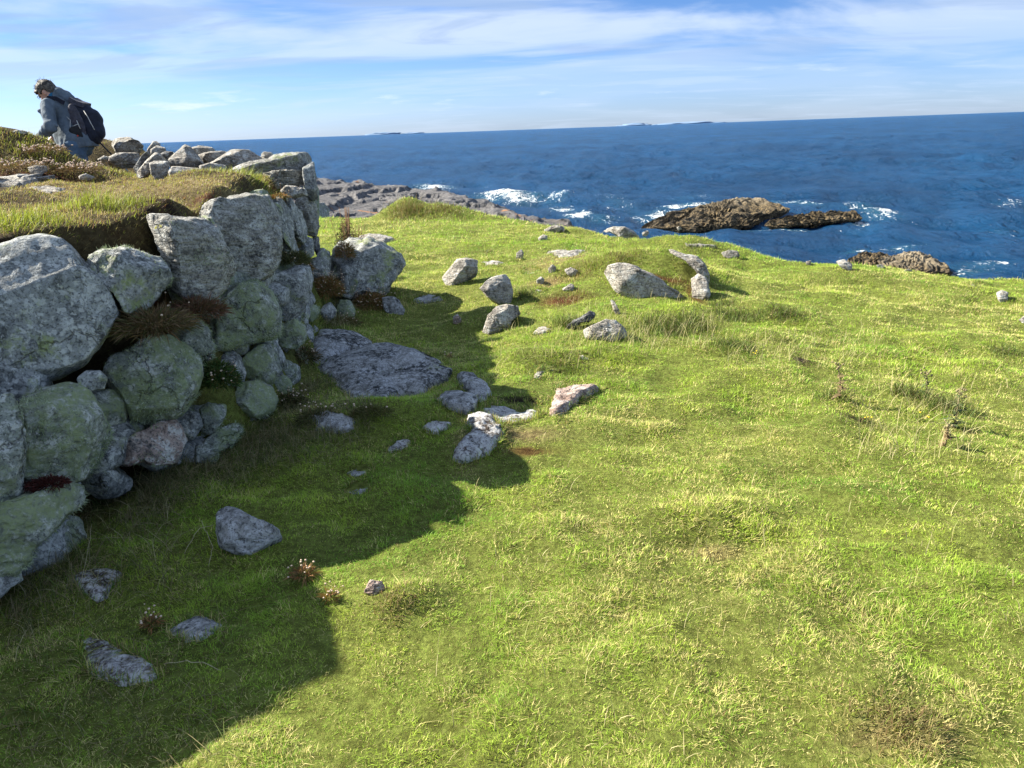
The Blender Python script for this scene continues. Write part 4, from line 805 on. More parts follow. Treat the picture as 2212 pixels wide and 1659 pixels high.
# grass growing up against the stones
for c_, rf_, mr_, zt_ in FOOT:
    if c_[1] > 15 or c_[0] < xf(c_[1])-.05: continue
    n_ = int(np.clip(mr_*1500, 60, 900)/(1 if c_[1] < 6 else 1.6)); th_ = RNG.uniform(-math.pi, math.pi, n_); r_ = rf_(th_)*RNG.normal(.99, .07, n_)
    straggle(c_[0]+np.cos(th_)*r_, c_[1]+np.sin(th_)*r_, min(.05, .02+mr_*.08), .0022+.0004*c_[1], [(.16, .30, .04), (.36, .42, .07), (.5, .42, .18), (.12, .2, .03), (.22, .17, .07)], .7, 2)
# dense darker tussocks on the lawn
for (u, v, r, n, hm, cs) in [(1430,705,.30,900,.10,0),(1600,690,.25,700,.08,0),(1700,680,.2,500,.07,0),(880,455,.5,900,.16,1),(960,455,.5,600,.12,1),(1130,640,.12,300,.07,0),(1225,700,.12,300,.09,0),(1490,700,.2,500,.09,0),(1580,745,.2,500,.07,0),(1250,585,.3,600,.06,1),(1340,560,.25,500,.07,1),(1560,660,.15,300,.07,0),
        (850,1300,.10,450,.030,1),(1660,1260,.12,300,.03,0),(2050,880,.16,600,.10,0),(1960,850,.12,300,.08,0),(1800,860,.12,300,.07,0),(1200,800,.25,800,.05,0),(1230,640,.2,300,.05,1),(2170,760,.15,300,.06,0),(1510,535,.5,500,.09,0),(1620,540,.4,400,.09,0),(1110,470,.3,300,.1,1),(1950,1560,.13,700,.045,1)]:
    D = hit([u], [v])[0]
    if np.isnan(D): continue
    q = P(u, v, D); x = q[0]+RNG.normal(0, r*.5, n); y = q[1]+RNG.normal(0, r*.5, n)
    straggle(x, y, hm, .0024+.0006*q[1]*.6, [(.10, .16, .03), (.16, .20, .04), (.12, .10, .04)] if cs == 0 else [(.30, .26, .10), (.17, .20, .04), (.22, .15, .07)], .8, 2)
flush('long_grass', 'long straggling grass and pale seed stalks rising from the turf', M_GRASS)
# a few individually visible dead stalks
def tube(pts, rad, seg=6):
    pts = np.array(pts, float); n = len(pts); rad = np.broadcast_to(rad, n); V = []
    for i in range(n):
        d = pts[min(i+1, n-1)]-pts[max(i-1, 0)]; d /= np.linalg.norm(d)+1e-12; a = np.cross(d, [.3, .2, .93]); a /= np.linalg.norm(a); b = np.cross(d, a)
        for k in range(seg): t = 2*math.pi*k/seg; V.append(pts[i]+rad[i]*(math.cos(t)*a+math.sin(t)*b))
    Fc = []
    for i in range(n-1):
        for k in range(seg): p = i*seg+k; q = i*seg+(k+1) % seg; Fc += [[p, q, q+seg], [p, q+seg, p+seg]]
    for k in range(1, seg-1): Fc += [[0, k+1, k], [(n-1)*seg, (n-1)*seg+k, (n-1)*seg+k+1]]
    return np.array(V), np.array(Fc)
def cat_m(lst):
    Vs, Fs, o = [], [], 0
    for V, Fc in lst: Vs.append(V); Fs.append(Fc+o); o += len(V)
    return np.concatenate(Vs), np.concatenate(Fs)
M_STRAW = simple('dead_straw', (.42, .37, .22), .7, 40, .2)
for lab, pts in [('bent pale straw lying right of the nearest flat stone', [(353,1432,.01),(400,1428,.03),(440,1432,.03),(480,1450,.01)]), ('tall thin straw leaning up from dark grass left of the angular stone', [(160,1330,.0),(180,1230,.08),(200,1130,.14)]),
                 ('cluster of drooping dead straw beside the angular dotted stone', [(435,1125,.11),(460,1180,.08),(450,1225,.0)]), ('straw bent over against the angular dotted stone', [(395,1200,.0),(430,1140,.11),(465,1135,.1)]), ('long straw stretched over shaded turf near the wall foot', [(130,1170,.02),(200,1162,.05),(280,1160,.02)])]:
    w_ = []
    for (u, v, z) in pts:
        D = hit([u], [v])[0]; q = P(u, v, D*(1-.25*z)); w_.append(q)
    w_ = [np.array([np.interp(t, range(len(w_)), [q_[k] for q_ in w_]) for k in range(3)])+RNG.normal(0, .002, 3) for t in np.linspace(0, len(w_)-1, 12)]; V, Fc = tube(w_, [.0013]*11+[.0005], 5); o = mesh_obj('dead_stalk', V, Fc, M_STRAW, None, True, w_[0]); tag(o, lab, 'dead stalk', 'dead stalks in the shade')
# ------------------------------------------------------------------ plants
def leafy(center, rx, ry, rz, n, L, w, cols, droop=.5, up_b=.6):
    d = RNG.normal(size=(n, 3)); d[:, 2] = np.abs(d[:, 2])+.05; d /= np.linalg.norm(d, axis=1)[:, None]
    rr = RNG.random(n)**.35; root = np.array(center)+d*np.array([rx, ry, rz])*rr[:, None]*.85
    dr = d*[1, 1, up_b]+RNG.normal(0, .35, (n, 3)); dr /= np.linalg.norm(dr, axis=1)[:, None]; LL = (L*RNG.uniform(.6, 1.4, n))[:, None]
    side = np.cross(dr, RNG.normal(size=(n, 3))); side /= np.linalg.norm(side, axis=1)[:, None]; ww = (w*RNG.uniform(.7, 1.3, n))[:, None]
    mid = root+dr*LL*.5; tip = root+dr*LL-np.array([0, 0, 1])*LL*droop*.3
    V = np.stack([root, mid-side*ww, mid+side*ww, tip], 1).reshape(-1, 3); b = np.arange(n)[:, None]*4
    Fc = np.concatenate([b+[0, 2, 1], b+[1, 2, 3]], 1).reshape(-1, 3); c = np.array(cols)[RNG.integers(0, len(cols), n)]*RNG.uniform(.65, 1.3, (n, 1))
    return V, Fc, np.repeat(c, 4, 0)
M_HEAD = simple('dried_flower', (.62, .48, .36), .9, 60, .25); M_PINKF = simple('pink_flower', (.55, .22, .50), .8, 60, .2); M_STEM = simple('brown_stem', (.22, .12, .06), .8, 40, .3)
def ball(c, r, n=1, squash=.7):
    S, Fc = ico(n); return S*[r, r, r*squash]*(1+.25*noise(S*3+c[0]*50))[:, None]+np.array(c), Fc
def thrift(u, v, D, rx, rz, nl, nh, label, cols, L=.05, hs=.08, hr=.006, headmat=None, face=False, n3=None, group='clumps of dried thrift'):
    if D is None: D = hit([u], [v], face)[0]
    q = P(u, v, D-(.16 if face else .04)); t = empty('thrift_plant', q, label, 'plant', group)
    V, Fc, c = leafy(q-np.array([0, 0, rz*.3]), rx, rx*.7, rz, nl, L, .0022, cols)
    tag(mesh_obj('foliage', V, Fc, M_PLANT, t, False, q, {'col': c}), kind='stuff')
    hd, stl = [], []
    for k in range(nh):
        a = RNG.uniform(0, 6.28); r = rx*math.sqrt(RNG.random())*.95; b = q+np.array([math.cos(a)*r, math.sin(a)*r*.7-.01, rz*.4*RNG.random()+RNG.uniform(-.5, .3)*rz]); tp = b+np.array([RNG.normal(.01, .02), RNG.normal(-.02, .02), hs*RNG.uniform(.5, 1.2)])
        stl.append(tube([b, (b+tp)/2+RNG.normal(0, .004, 3), tp], .0009, 4)); hd.append(ball(tp, hr*RNG.uniform(.7, 1.3)))
    if nh:
        V, Fc = cat_m(stl); tag(mesh_obj('stems', V, Fc, M_STEM, t, True, q), kind='stuff'); V, Fc = cat_m(hd); tag(mesh_obj('flower_heads', V, Fc, headmat or M_HEAD, t, True, q), kind='stuff')
OR_ = [(.34, .16, .06), (.20, .14, .05), (.12, .15, .035), (.40, .23, .10)]; GRN = [(.035, .075, .015), (.05, .10, .02), (.10, .11, .03)]; BR_ = [(.20, .12, .06), (.13, .10, .05), (.26, .18, .09)]
thrift(705, 625, None, .18, .20, 3200, 90, 'rusty brown thrift clump hanging at the middle of the wall end', OR_, face=True)
thrift(722, 575, None, .10, .16, 1600, 2, 'dark green moss filling the gap between the end stones', GRN, L=.03, face=True)
thrift(760, 640, None, .16, .16, 2200, 60, 'orange brown thrift between the wall end and the slanting rock', OR_)
thrift(800, 660, None, .22, .22, 3400, 130, 'widest rusty thrift clump at the wall foot below the slanting rock', OR_, face=False)
thrift(745, 545, 7.6, .10, .16, 1200, 40, 'pinkish brown thrift trailing down beside the dark gap', OR_, hs=.05)
thrift(662, 580, 6.8, .05, .05, 400, 8, 'small thrift sprig in a crevice of the upper wall', OR_, hs=.04)
thrift(470, 815, None, .13, .15, 3000, 26, 'dark green cushion of thrift set between two lichened stones', GRN, L=.03, face=True, hs=.03)
thrift(630, 560, None, .17, .10, 2200, 4, 'olive moss cushion under the tall blocky boulder', [(.07, .085, .025), (.12, .11, .04)], L=.03, face=True, hs=.03)
thrift(330, 700, None, .22, .09, 1800, 4, 'brown shaggy tuft right of the largest boulder', [(.16, .10, .05), (.10, .10, .035), (.22, .15, .08)], L=.07, face=True)
thrift(425, 670, None, .16, .08, 1200, 2, 'reddish brown tuft below the pointed boulder', [(.17, .08, .05), (.12, .08, .04)], L=.06, face=True)
thrift(740, 700, None, .20, .08, 1200, 30, 'olive thrift patch above the flat grey shelf', [(.12, .13, .04), (.16, .10, .04)], L=.05)
thrift(650, 770, None, .16, .10, 1100, 34, 'thrift with pale heads in the dark gap left of the grey shelf', [(.06, .08, .025), (.16, .10, .05)], L=.05)
thrift(620, 870, None, .15, .07, 1000, 30, 'straggly thrift heads at the wall foot above the shaded lawn', [(.10, .09, .035), (.05, .07, .02)], L=.05)
thrift(690, 900, None, .14, .05, 800, 16, 'thrift in shade beside the lone oval rock', [(.10, .10, .035)], L=.05)
thrift(560, 890, None, .06, .05, 400, 4, 'small green tuft between the lowest wall stones', GRN, L=.05)
thrift(800, 890, None, .14, .04, 1100, 7, 'olive cushion right under the largest flat rock', [(.09, .10, .025), (.13, .12, .04)], L=.03)
thrift(712, 1290, None, .022, .02, 140, 14, 'bright orange sprig catching sun at the shadow edge', [(.35, .22, .06), (.15, .2, .04)], L=.035, hs=.05, hr=.004)
thrift(328, 1345, None, .03, .02, 160, 12, 'upright pinkish dried sprig in the dark foreground grass', OR_, L=.03, hs=.055, hr=.004)
thrift(655, 1240, None, .05, .02, 260, 14, 'dull pink sprigs right of the angular dotted stone', OR_, L=.035, hs=.05, hr=.004)
thrift(190, 1075, None, .06, .05, 500, 1, 'tuft with one mauve flower at the wall foot', [(.08, .11, .03), (.18, .15, .07)], L=.08, hs=.10, hr=.011, headmat=M_PINKF)
thrift(112, 1100, None, .05, .03, 200, 1, 'single mauve flower on the lichened stone low at left', [(.1, .12, .04)], L=.04, hs=.07, hr=.010, headmat=M_PINKF)
thrift(100, 1045, None, .09, .02, 1100, 0, 'dark red mossy mat wedged between lower left stones', [(.075, .018, .014), (.05, .014, .010)], L=.02, face=True)
thrift(40, 362, None, .35, .05, 900, 110, 'peach coloured dried thrift bed left of the walker', BR_, hs=.05, hr=.009)
thrift(165, 368, None, .30, .05, 900, 120, 'peach coloured dried thrift bed in front of the walker', BR_, hs=.05, hr=.009)
thrift(95, 325, None, .25, .05, 500, 80, 'greyish dried thrift heads on the hump at the walker\'s knee', BR_, hs=.03, hr=.009)
thrift(600, 425, 6.0, .10, .03, 500, 5, 'orange brown thrift at the top of the tall blocky boulder', OR_, L=.03)
thrift(970, 770+0, None, .02, .02, 60, 3, 'little sprig in the shaded hollow', OR_, L=.03, hs=.04)
M_YEL = simple('yellow_flower', (.75, .55, .04), .7, 60, .1)
for (u, v, lb) in [(1982, 901, 'tiny yellow flowers by the long grass between thistles'), (1860, 905, 'tiny yellow flower left of the long grass patch'), (1625, 765, 'tiny yellow flower on the lawn beyond the brown soil patch')]: thrift(u, v, None, .03, .02, 40, 3, lb, [(.12, .2, .03)], L=.02, hs=.03, hr=.006, headmat=M_YEL, group='tiny yellow flowers')
# shrubs by the end of the wall
for (u, v, D, rx, rz, n, cols, lab) in [(742, 478, 9.2, .12, .15, 2600, [(.03, .04, .018), (.05, .04, .02)], 'dark bush clinging to the shaded corner beyond the wall'), (745, 455, 9.6, .10, .13, 1600, [(.13, .06, .03), (.2, .11, .05), (.10, .09, .03)], 'reddish brown bush in the sun beyond the wall end'), (765, 490, 9.7, .18, .12, 1400, [(.16, .13, .05), (.20, .12, .06)], 'low brown scrub at the foot of the reddish bush')]:
    q = P(u, v, D); q[2] = H(q[0], q[1]); top_z = P(u, v, D)[2]; t = empty('bush', q, lab, 'bush', None)
    V, Fc, c = leafy(q, rx*1.5, rx*1.5, max(top_z-q[2]+rz*.4, .15), n, .035, .004, cols); tag(mesh_obj('foliage', V, Fc, M_PLANT, t, False, q, {'col': c}), kind='stuff')
    st = [tube([q-[0, 0, .03], q+np.array([RNG.normal(0, rx*.4), RNG.normal(0, rx*.4), top_z-q[2]+rz*.3])], [.007, .002], 5) for _ in range(9)]; V, Fc = cat_m(st); tag(mesh_obj('stems', V, Fc, M_STEM, t, True, q), kind='stuff')
# thistles
M_THH = simple('thistle_head', (.24, .20, .11), .9, 60, .3)
def thistle(u, v, hgt, lab, green):
    D = hit([u], [v])[0]; q = P(u, v, D); q[2] = H(q[0], q[1]); t = empty('thistle', q, lab, 'thistle', 'thistles on the lawn'); lean = np.array([RNG.normal(0, .08), RNG.normal(0, .08), 1.0])*hgt
    st = [tube([q-[0, 0, .02], q+lean*.5+[.005, 0, 0], q+lean], [.005, .004, .0025], 6)]; lv = []; hd = []; cl = []
    cols = [(.10, .14, .05), (.16, .17, .07)] if green else [(.17, .12, .06), (.24, .18, .09)]
    for k in range(26):
        f = RNG.uniform(.02, .95); b = q+lean*f; a = RNG.uniform(0, 6.28); L = .075*(1.25-f)*RNG.uniform(.7, 1.2); d = np.array([math.cos(a), math.sin(a), RNG.uniform(.0, .6)]); d /= np.linalg.norm(d); sd = np.cross(d, [0, 0, 1.]); sd /= np.linalg.norm(sd)
        pts = [b]; 
        for j in range(1, 8):
            w = L*.30*(1 if j % 2 else .3)*(1-j/9); m = b+d*L*j/8-np.array([0, 0, 1])*L*.25*(j/8)**2; pts += [m-sd*w+[0, 0, .3*w], m+sd*w+[0, 0, .3*w]]
        pts.append(b+d*L-np.array([0, 0, 1])*L*.25); V = np.array(pts); Fc = [[0, 2, 1]]
        for j in range(6): a0 = 1+2*j; Fc += [[a0, a0+1, a0+3], [a0, a0+3, a0+2]]
        Fc.append([13, 14, 15]); lv.append((V, np.array(Fc))); cl.append(np.repeat([np.array(cols[RNG.integers(2)])*RNG.uniform(.7, 1.3)], 16, 0))
    for k in range(7):
        f = RNG.uniform(.7, 1.0); b = q+lean*f; tp = b+np.array([RNG.normal(0, .02), RNG.normal(0, .02), .02]); st.append(tube([b, tp], .0015, 4)); hd.append(ball(tp, .006, 2, 1.2))
    V, Fc = cat_m(st); mesh_obj('stem', V, Fc, M_THH, t, True, q); V, Fc = cat_m(lv); tag(mesh_obj('leaves', V, Fc, M_PLANT, t, False, q, {'col': np.concatenate(cl)}), kind='stuff'); V, Fc = cat_m(hd); tag(mesh_obj('flower_heads', V, Fc, M_THH, t, True, q), kind='stuff')
thistle(1815, 862, .24, 'tall brown withered thistle, leftmost on the right lawn', False); thistle(2000, 862, .20, 'dark green thistle between the other two', True); thistle(2060, 925, .24, 'leafy green thistle by the long grass, nearest of the three', True); thistle(2040, 965, .12, 'short dead thistle below the leafy green one', False)
# ------------------------------------------------------------------ the walker (implicit surfaces meshed with surface nets)
def surfnet(fn, lo, hi, h):
    lo = np.array(lo); n = np.ceil((np.array(hi)-lo)/h).astype(int)+1
    g = np.stack(np.meshgrid(*[lo[i]+h*np.arange(n[i]) for i in range(3)], indexing='ij'), -1)
    f = fn(g.reshape(-1, 3)).reshape(n); s = f < 0
    c = n-1; acc = np.zeros((*c, 3)); cnt = np.zeros(c)
    cor = [(a, b, d) for a in (0, 1) for b in (0, 1) for d in (0, 1)]
    def sub(A, o): return A[o[0]:o[0]+c[0], o[1]:o[1]+c[1], o[2]:o[2]+c[2]]
    for a in cor:
        for ax in range(3):
            if a[ax] == 0:
                b = list(a); b[ax] = 1; b = tuple(b); fa, fb = sub(f, a), sub(f, b); m = (fa < 0) != (fb < 0)
                t = np.where(m, fa/np.where(m, fa-fb, 1), 0); p = np.zeros((*c, 3)); 
                for k in range(3): p[..., k] = a[k]
                p[..., ax] += t; acc += p*m[..., None]; cnt += m
    on = cnt > 0; idx = -np.ones(c, int); idx[on] = np.arange(on.sum())
    ii = np.stack(np.nonzero(on), 1); V = lo+h*(ii+acc[on]/cnt[on][:, None]); Q = []
    for ax in range(3):
        o1, o2 = [(1, 2), (2, 0), (0, 1)][ax]
        sl0 = [slice(1, -1)]*3; sl1 = [slice(1, -1)]*3; sl0[ax] = slice(0, -1); sl1[ax] = slice(1, None)
        a, b = s[tuple(sl0)], s[tuple(sl1)]; m = a != b; p = np.stack(np.nonzero(m), 1)
        off = np.array([1, 1, 1]); off[ax] = 0; p = p+off; e1 = np.zeros(3, int); e1[o1] = 1; e2 = np.zeros(3, int); e2[o2] = 1
        q = np.stack([idx[tuple((p-e1*x-e2*y).T)] for x, y in ((1, 1), (0, 1), (0, 0), (1, 0))], 1)
        fl = a[m]; q[~fl] = q[~fl][:, ::-1]; Q.append(q)
    return V, np.concatenate(Q)
def cone(p, a, b, ra, rb, flat=None):
    a, b = np.array(a, float), np.array(b, float); d = b-a; t = np.clip(((p-a)@d)/(d@d), 0, 1); return np.linalg.norm(p-a-t[:, None]*d, axis=1)-(ra+(rb-ra)*t)
def ell(p, c, r, ax=None):
    q = p-np.array(c, float)
    if ax is not None: q = q@np.array(ax).T
    k = np.linalg.norm(q/np.array(r), axis=1); return (k-1)*min(r)*1.0*np.maximum(.6, 1)
def smin(*ds, k=.03):
    o = ds[0]
    for d in ds[1:]: h = np.clip(.5+.5*(d-o)/k, 0, 1); o = d*(1-h)+o*h-k*h*(1-h)
    return o
WD = 8.6
def J(zx, zy, dy=0.0):   # joint from the close-up of the walker; dy metres away from the viewer
    q = px_('F', [(zx, zy)])[0]; p = P(q[0], q[1], WD); return p+np.array([0, dy, 0])
PX = .11831*WD/F   # metres per close-up unit
hip = J(1010, 1290); gz = float(H(hip[0], hip[1]+.1))
head = J(415, 300); sh_n = J(600, 560, -.17); sh_f = J(560, 560, .17); el_n = J(735, 950, -.27); wr_n = J(500, 1150, -.22); el_f = J(640, 1000, .26); wr_f = J(470, 1160, .06)
chest = J(690, 640, .02); neck = J(585, 470, .01); pelv = J(1010, 1270, .0)
hn = pelv+[.0, -.09, -.02]; hf = pelv+[-.02, .09, -.02]; kn_n = np.array([hn[0]-.02, hn[1]-.02, gz+.47]); an_n = np.array([hn[0]+.06, hn[1], gz+.09])
kn_f = J(650, 1270, .12); an_f = np.array([kn_f[0]+.10, kn_f[1]+.02, max(gz+.28, float(H(kn_f[0]+.1, kn_f[1]))+.09)])
person = empty('person', (hip[0], hip[1], gz), 'person in grey jacket and blue trousers stooping forward on the wall top, with a backpack', 'person')
PO = np.array([hip[0], hip[1], gz])
hx = np.array([-.80, 0, -.60])  # face direction
hu = np.array([-.60, 0, .80])
axh = np.stack([hx, [0, 1, 0], hu])
eye = head+hx*.082-hu*.005
def f_head(p):
    d = ell(p, head+hu*.012+hx*-.012, (.098, .078, .098), axh)
    jaw = ell(p, head+hx*.040-hu*.062, (.062, .056, .062), axh); chin = ell(p, head+hx*.066-hu*.098, (.024, .026, .02), axh)
    d = smin(d, jaw, chin, k=.035)
    nose = cone(p, head+hx*.092-hu*.012, head+hx*.112-hu*.040, .008, .0125); d = smin(d, nose, k=.012)
    brow = ell(p, head+hx*.086+hu*.012, (.012, .05, .010), axh); d = smin(d, brow, k=.012)
    for s in (-1, 1):
        so = ell(p, head+hx*.092-hu*.006+np.array([0, s*.032, 0]), (.012, .016, .010), axh); d = -smin(-d, so, k=.008)
        er = ell(p, head-hu*.022+hx*-.002+np.array([0, s*.078, 0]), (.020, .010, .030), axh); d = smin(d, er, k=.006)
    for t, k in ((.070, .5), (.078, .5)):
        lip = ell(p, head+hx*.089-hu*t, (.010, .022, .0055), axh); d = smin(d, lip, k=.006)
    return d
def fingers(w, d, up_, side):
    """five bent fingers of unequal length off the palm"""
    d = d/np.linalg.norm(d); side = side/np.linalg.norm(side); up_ = up_/np.linalg.norm(up_); prims = [(w, w+d*.045, .022, .03), (w+d*.04-side*.018, w+d*.085-side*.022, .018, .014), (w+d*.04+side*.018, w+d*.08+side*.024, .018, .013)]
    for i, (o, L) in enumerate(((-.030, .066), (-.010, .076), (.010, .072), (.029, .056))):
        a = w+d*.085+side*o; b = a+d*L*.45-up_*.010; c = b+d*L*.30-up_*.024; e = c+d*L*.1-up_*.022
        prims += [(a, b, .0098, .0090), (b, c, .0090, .0082), (c, e, .0082, .0070)]
    a = w+d*.025-side*.030; b = a+d*.030-side*.024-up_*.008; c = b+d*.028-side*.004-up_*.014; prims += [(a, b, .013, .0105), (b, c, .0105, .0085)]
    return prims
hand_n = fingers(wr_n, np.array([-.25, .35, -.65]), np.array([-1., 0, .1]), np.array([.1, 1, .4])); hand_f = fingers(wr_f, np.array([-.5, -.2, -.6]), np.array([-.3, -1., .1]), np.array([-.8, .4, .4]))
def f_body(p):
    d = f_head(p); d = smin(d, cone(p, head-hx*.025-hu*.05, neck, .052, .062), k=.03)
    d = smin(d, cone(p, chest, pelv, .12, .10), cone(p, sh_n, sh_f, .06, .06), cone(p, neck, chest, .06, .12), k=.05)
    for s, e, w in ((sh_n, el_n, wr_n), (sh_f, el_f, wr_f)): d = smin(d, cone(p, s, e, .047, .038), cone(p, e, w, .038, .024), k=.02)
    for h_, k_, a_ in ((hn, kn_n, an_n), (hf, kn_f, an_f)):
        d = smin(d, cone(p, h_, k_, .070, .055), cone(p, k_, a_, .05, .036), cone(p, a_-[0, 0, .05], a_+[-.15, 0, -.06], .035, .028), k=.03)
    for hs in (hand_n, hand_f):
        for a, b, ra, rb in hs: d = np.minimum(d, cone(p, a, b, ra, rb)) if ra < .0125 else smin(d, cone(p, a, b, ra, rb), k=.012)
    return d
bb = np.stack([head, sh_n, sh_f, el_n, wr_n, el_f, wr_f, hn, hf, kn_n, an_n, kn_f, an_f]); lo, hi_ = bb.min(0)-.2, bb.max(0)+.2
M_SKIN = simple('skin', (.50, .27, .19), .5, 30, .12, .1, .003, .4); M_SKIN.node_tree.nodes['Principled BSDF'].inputs['Subsurface Weight'].default_value = .08
M_JACK = simple('grey_jacket_fabric', (.11, .14, .17), .85, 14, .16, .5, .012, .15); M_TRO = simple('blue_trouser_fabric', (.075, .125, .19), .85, 12, .2, .5, .012, .15)
M_HAIR = simple('greying_hair', (.030, .024, .02), .65, 30, .3, .6, .01, .3, col2=(.15, .13, .105)); M_PACK = simple('navy_pack_fabric', (.012, .015, .028), .7, 25, .3, .4, .008, .25)
M_PACKG = simple('grey_pack_fabric', (.055, .055, .072), .75, 25, .25, .4, .008, .2); M_CORD = simple('pale_cord', (.42, .42, .40), .7, 40, .15); M_BLK = simple('black_rubber', (.015, .015, .016), .6, 30, .2); M_TEAL = simple('teal_fleece', (.02, .12, .22), .9, 40, .2)
M_POLE = simple('pole_metal', (.16, .24, .30), .35, 30, .1, 0, .001, .5); M_BOOT = simple('brown_boot', (.09, .06, .04), .7, 30, .3)
# the near part of the body is finely meshed only round head and hands; one continuous surface overall
V, Q = surfnet(f_body, lo, hi_, .0085); mesh_obj('person_body', V, Q, M_SKIN, person, True, PO)
bpy.data.objects['person_body'].name = 'body'
ebl = [ball(head+hx*.090-hu*.006+np.array([0, s*.032, 0]), .0095, 2, 1) for s in (-1, 1)]
for e in ebl: mesh_obj('eye', e[0], e[1], simple('eye_dark', (.03, .02, .015), .2, 30, .1), person, True, PO)
def f_hair(p):
    q = (p-head)@axh.T
    d = ell(p, head+hu*.022-hx*.014, (.106, .088, .100), axh)+.005*ridged(p*np.array([60, 20, 40]), 2)-.003+.004*noise(p*26)
    back = ell(p, head-hx*.070-hu*.030, (.046, .070, .066), axh); d = smin(d, back, k=.02)
    fr = ell(p, head+hx*.078+hu*.050, (.028, .060, .030), axh)+.006*noise(p*60); d = smin(d, fr, k=.02)
    for s in (-1, 1): d = smin(d, ell(p, head+hx*.040+hu*.004+np.array([0, s*.074, 0]), (.030, .014, .042), axh), k=.012)
    cut = np.minimum(q[:, 0]+.004+.012*0, .030-q[:, 2]) ; face = -np.minimum(q[:, 0]-.050, .036-q[:, 2])
    d = np.maximum(d, -np.maximum(face*1.0, -9)*0-np.where((q[:, 0] > .066) & (q[:, 2] < .026), -1, 9)*0-9)
    d = np.where((q[:, 0] > .040) & (q[:, 2] < .036), .02, d); d = np.where((np.abs(q[:, 0]) < .028) & (q[:, 2] < .004) & (np.abs(q[:, 1]) > .060), .02, d)
    d = np.where((q[:, 0] > -.022) & (q[:, 2] < -.012), .02, d); return d
V, Q = surfnet(f_hair, head-.17, head+.17, .0045); mesh_obj('hair', V, Q, M_HAIR, person, True, PO)
st = []
for k in range(130):
    a = RNG.normal(size=3); a[1] = -abs(a[1]) if RNG.random() < .6 else a[1]; v = hu*abs(a[0])*1.1+np.array([0, 1, 0])*a[1]*.6-hx*a[2]*.8+(hx*.9 if RNG.random() < .3 else 0); v /= np.linalg.norm(v); b = head+hu*.02-hx*.01+v*np.array([.100, .088, .100]); dv = v*.5+hx*RNG.uniform(-.6, .9)+RNG.normal(0, .4, 3); dv /= np.linalg.norm(dv)
    L = RNG.uniform(.012, .045); st.append(tube([b, b+dv*L*.5+v*.004, b+dv*L], [.0016, .0013, .0005], 4))
V, Fc = cat_m(st); h_ = mesh_obj('hair_strands', V, Fc, M_HAIR, person, True, PO); h_['kind'] = 'stuff'
gl = [tube([head+hx*.104-hu*.004+np.array([0, s*.034, 0])+.021*(math.cos(t)*hu*.75+math.sin(t)*np.array([0, 1., 0])) for t in np.linspace(0, 6.283, 17)], .0018, 5) for s in (-1, 1)]
gl += [tube([head+hx*.104+np.array([0, s*.055, 0]), head+hx*.0-hu*.0+np.array([0, s*.085, 0])], .0016, 5) for s in (-1, 1)]+[tube([head+hx*.108+np.array([0, -.013, 0]), head+hx*.108+np.array([0, .013, 0])], .0016, 5)]
V, Fc = cat_m(gl); mesh_obj('glasses', V, Fc, M_BLK, person, True, PO)
# jacket: torso, sleeves, collar flap, hem with folds
hem_f, hem_n = J(850, 1290), J(1240, 1230)
def f_jack(p):
    d = smin(cone(p, chest+[-.005, .02, 0], J(930, 1150), .155, .155), cone(p, sh_n+[.02, .02, -.02], sh_f+[.02, -.02, -.02], .095, .09), cone(p, neck+[.02, 0, -.02], chest, .085, .16), cone(p, J(930, 1130), J(1020, 1260), .175, .19), cone(p, J(470, 690, .02), J(640, 1010, .02), .065, .08), cone(p, J(900, 1200, -.06), J(900, 1340, -.07), .10, .11), cone(p, J(760, 1060, .0), J(840, 1270, 0), .13, .12), k=.05)
    d = np.maximum(d, -(cone(p, chest+[0, 0, 0], J(1000, 1400), .0, .0)-.0)*0+d)
    for s, e, w, r in ((sh_n, el_n, wr_n, 1), (sh_f, el_f, wr_f, 1)):
        sl = smin(cone(p, s, e, .078, .060), cone(p, e, w+(w-e)*.02, .064, .048), k=.03)
        q = p-e; sl = sl+.009*np.sin((p@((w-e)/np.linalg.norm(w-e)))*105+5*noise(p*7))*np.exp(-np.linalg.norm(q, axis=1)/.12); d = smin(d, sl, k=.008)
    u = J(320, 655, -.03); d = smin(d, cone(p, J(470, 560, -.02), u, .05, .016), cone(p, u, J(450, 800, -.02), .016, .04), k=.025)
    # hem cut, slanting, with vertical folds
    t = (p[:, 0]-hem_f[0])/(hem_n[0]-hem_f[0]); zc_ = J(850, 1405)[2]+(J(1300, 1300)[2]-J(850, 1405)[2])*np.clip(t, 0, 1); zc_ = np.where(t < 0, J(850, 1405)[2]+.55*(-t)*(abs(hem_n[0]-hem_f[0])), zc_)
    body_zone = p[:, 0] > J(700, 0)[0]
    d = d+.007*np.sin(p[:, 0]*95+4*noise(p*5))*ss(J(0, 1100)[2], J(0, 1350)[2], p[:, 2])+.016*fbm(p*9, 4)
    d = np.where(body_zone, np.maximum(d, zc_-p[:, 2]), d)
    # openings: wrists and neck
    for w, e in ((wr_n, el_n), (wr_f, el_f)):
        n = (w-e)/np.linalg.norm(w-e); near = np.linalg.norm(p-w, axis=1) < .12; d = np.where(near, np.maximum(d, (p-w)@n-.005), d)
    n = head-neck; n = n/np.linalg.norm(n); hol = cone(p, neck-n*.03, head, .066, .075); d = np.maximum(d, -hol)
    return d
V, Q = surfnet(f_jack, lo-[.1, .1, -.4], hi_+[.1, .1, -.05], .009); mesh_obj('jacket', V, Q, M_JACK, person, True, PO)
